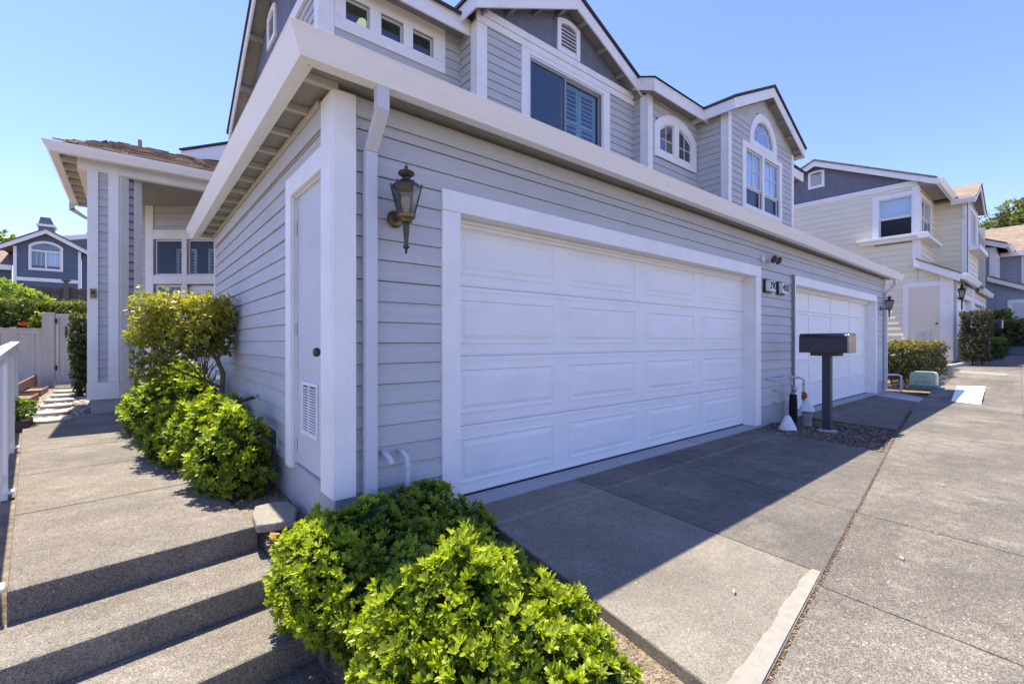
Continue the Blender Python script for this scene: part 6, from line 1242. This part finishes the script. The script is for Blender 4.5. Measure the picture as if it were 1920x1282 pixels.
def far_lantern(x, y, z, label):
    t = thing('wall_lantern', (x, y, z), label, 'lantern', 'wall lanterns beside the garage doors')
    MB().lathe([(.06, 0), (.11, .22), (.115, .23)], (x, y, z), 4, R(45)).build('glass_body', 'glass_lantern', t)
    for q in range(4): a = R(45 + 90 * q); MB().tube([(x + .06 * math.cos(a), y + .06 * math.sin(a), z), (x + .112 * math.cos(a), y + .112 * math.sin(a), z + .23)], .011, 5).build('corner_bar', 'black_metal', t)
    MB().lathe([(.13, .23), (.05, .30), (.03, .34), (.045, .37), (.01, .42), (.008, .46)], (x, y, z), 8).build('roof_cap', 'black_metal', t); MB().lathe([(.005, -.42), (.02, -.38), (.02, -.1), (.06, 0)], (x, y, z), 8).build('tail', 'black_metal', t); MB().box(x - .02, x + .02, y, y + .16, z - .06, z - .02).build('arm', 'black_metal', t)
far_lantern(20.55, 2.10, 2.62, 'black wall lantern beside the cream townhouse corner above the hedge')

# ------------------------------------------------------------------ blue-grey townhouse farther on
DH = thing('blue_grey_townhouse', (31, 2.0, 1.3), 'blue-grey townhouse with tan shingle roof at the far right', 'house')
FD = Frame(31, 9.0, -90); ad = lambda y: 9.0 - y
dw = wall(FD, 'side_wall', DH, 'sheathing', ad(2.05), .8, 5.62); siding(FD, dw, 'siding_bluegrey', ad(2.07), 1.2, 5.6, .2, butt=False)
MB().prism([(30.99, 2.05, .8), (30.99, 1.05, .8), (30.99, 1.05, 3.55), (30.99, 2.05, 4.1)], (.1, 0, 0)).build('lower_side_wall', 'siding_bluegrey', DH)
FD.part('corner_board', 'trim', DH, ad(2.25), ad(2.02), 0, .04, 4.2, 5.6, .004); FD.part('belt_trim', 'trim', DH, ad(9), ad(2.26), 0, .05, 5.38, 5.60, .004)
mb = MB(); FD.poly(mb, [(ad(9), 5.62), (ad(2.05), 5.62), (ad(2.05), 5.7), (ad(6), 7.4), (ad(9), 6.2)], -.1, 0); mb.build('gable_wall', 'siding_slate', DH)
MB().prism([(30.7, 1.7, 5.44), (30.7, 6.0, 7.28), (30.7, 6.0, 7.5), (30.7, 1.7, 5.66)], (.04, 0, 0)).build('rake_board', 'trim', DH)
mb = MB(); mb.prism([(30.66, 1.65, 5.66), (30.66, 6.0, 7.52), (30.66, 10, 5.8), (30.66, 10, 5.86), (30.66, 6.0, 7.58), (30.66, 1.65, 5.72)], (13, 0, 0)); mb.build('roof', 'shingle_tan', DH)
gc = MB(); pr = [(1.7, 5.5), (1.6, 5.5), (1.52, 5.64), (1.52, 5.67), (1.7, 5.67)]; gc.prism([(30.7, a, z) for a, z in pr], (2.4, 0, 0)); gc.build('gutter', 'gutter_paint', DH)
FDF = Frame(31, 2.05, 0); df = wall(FDF, 'upper_front_wall', DH, 'siding_bluegrey', 2.3, 3.6, 5.6); w_ = MB(); rectring(FDF, w_, .3, 1.7, 4.2, 5.35, .12, 0, .04); w_ = w_.build('window', 'trim', DH); sash(FDF, w_, .42, 1.0, 4.32, 5.23, .04, .012, 'glass_dark'); sash(FDF, w_, 1.0, 1.58, 4.32, 5.23, .04, .012, 'glass_dark')
FDB = Frame(33.3, 2.05, -90); dbw = wall(FDB, 'bay_side_wall', DH, 'sheathing', .9, 3.4, 5.5); siding(FDB, dbw, 'siding_bluegrey', .8, 3.5, 5.5, .2, butt=False); FDB.part('corner_board', 'trim', DH, .72, .92, 0, .04, 3.5, 5.5, .004)
MB().box(33.3, 38, 1.15, 1.25, 3.4, 5.5).build('bay_front_wall', 'siding_bluegrey', DH); mb = MB(); mb.prism([(32.95, .3, 5.5), (32.95, 5, 5.5), (36.8, 5, 7.4), (36.8, .3, 7.4)], (0, 0, .06)); mb.prism([(36.801, .3, 7.4), (36.801, 5, 7.4), (40.6, 5, 5.5), (40.6, .3, 5.5)], (0, 0, .06)); mb.build('bay_roof', 'shingle_tan', DH); MB().box(32.87, 32.95, .3, 2.0, 5.34, 5.53).build('gutter', 'gutter_paint', DH); pass
MB().prism([(30.7, .75, 3.32), (30.7, 2.3, 4.02), (30.7, 2.3, 4.22), (30.7, .75, 3.52)], (.04, 0, 0)).build('rake_board', 'trim', DH); mb = MB(); mb.prism([(30.66, .7, 3.52), (43, .7, 3.52), (43, 2.2, 4.2), (30.66, 2.2, 4.2)], (0, 0, .05)); mb.build('garage_roof', 'shingle_tan', DH)
MB().box(31.1, 43, 1.1, 1.2, .8, 3.5).build('garage_front_wall', 'siding_bluegrey', DH); MB().box(30.955, 30.988, 1.1, 1.5, 1.2, 2.95).build('closet_door', 'downspout_paint', DH); MB().box(30.95, 30.987, 1.502, 1.66, 1.2, 3.1).build('door_trim', 'trim', DH); MB().box(30.95, 30.987, 1.05, 1.501, 2.952, 3.1).build('door_trim', 'trim', DH)
MB().box(31.1, 43, 8.9, 9.0, .8, 6).build('rear_wall', 'siding_bluegrey', DH)
# hedges and trees on the right
boxhedge('clipped_hedge', 14.9, 18.5, 2.22, 3.15, .20, 1.14, 'clipped hedge with reddish tips between the townhouses behind the green utility box', 'leaf_hedge_red', 81, 330, .055)
boxhedge('tall_hedge', 19.35, 19.95, 1.42, 2.02, .62, 2.06, 'tall dull brown-green clipped hedge block before the cream garage', 'leaf_dull', 82, 900, .045, tb=.25, tk=.5)
boxhedge('low_hedge', 21.3, 23.6, 1.28, 1.72, .72, 1.26, 'low green clipped hedge beyond the tall brown-green one', 'leaf_hedge', 83, 300, .07)
boxhedge('far_hedge', 26.5, 29.5, .95, 1.95, 1.1, 2.02, 'large green hedge before the blue-grey townhouse', 'leaf_hedge', 84, 160, .09, tb=.2)
boxhedge('far_hedge', 29.6, 30.5, 1.5, 2.3, 1.3, 2.55, 'taller green hedge against the blue-grey townhouse side wall', 'leaf_bright', 85, 160, .09, tb=.0, tk=.5)
shrub('young_tree', (17.2, 3.9, .25), [(17.2, 3.9, 1.75, .3, .3, .3), (17.3, 3.75, 2.0, .22, .22, .2), (17.0, 4.0, 1.5, .22, .2, .2)], 'small leafy shrub at the far corner of the grey townhouse above the hedge', 'shrub', None, 150, .12, .06, 4, 'leaf_bright', 86, stems=4, detail=False, bark='bark_dark')
m2_ = thing('mailbox', (21.0, 1.25, .6), 'dark mailbox on a white post behind the tall hedge', 'mailbox'); MB().box(20.95, 21.05, 1.5, 1.6, .5, 1.6).build('post', 'trim', m2_); MB().prism([(20.88, 1.25, 1.6), (21.12, 1.25, 1.6), (21.12, 1.25, 1.78), (21.06, 1.25, 1.88), (20.94, 1.25, 1.88), (20.88, 1.25, 1.78)], (0, .5, 0)).build('box', 'mailbox_black', m2_, .005); MB().box(20.89, 21.11, 1.22, 1.249, 1.61, 1.85).build('door', 'mailbox_chrome', m2_, .005)
rt = random.Random(4)
tree('oak_tree', 62, 2.5, 3.2, 9, crown(62, .9, 10.6, 5.0, 34, rt) + crown(60, 5.6, 8.6, 2.4, 12, rt), 'large grey-green tree rising behind the roofs at the far right', 'leaf_tree', 91, 8, .38)
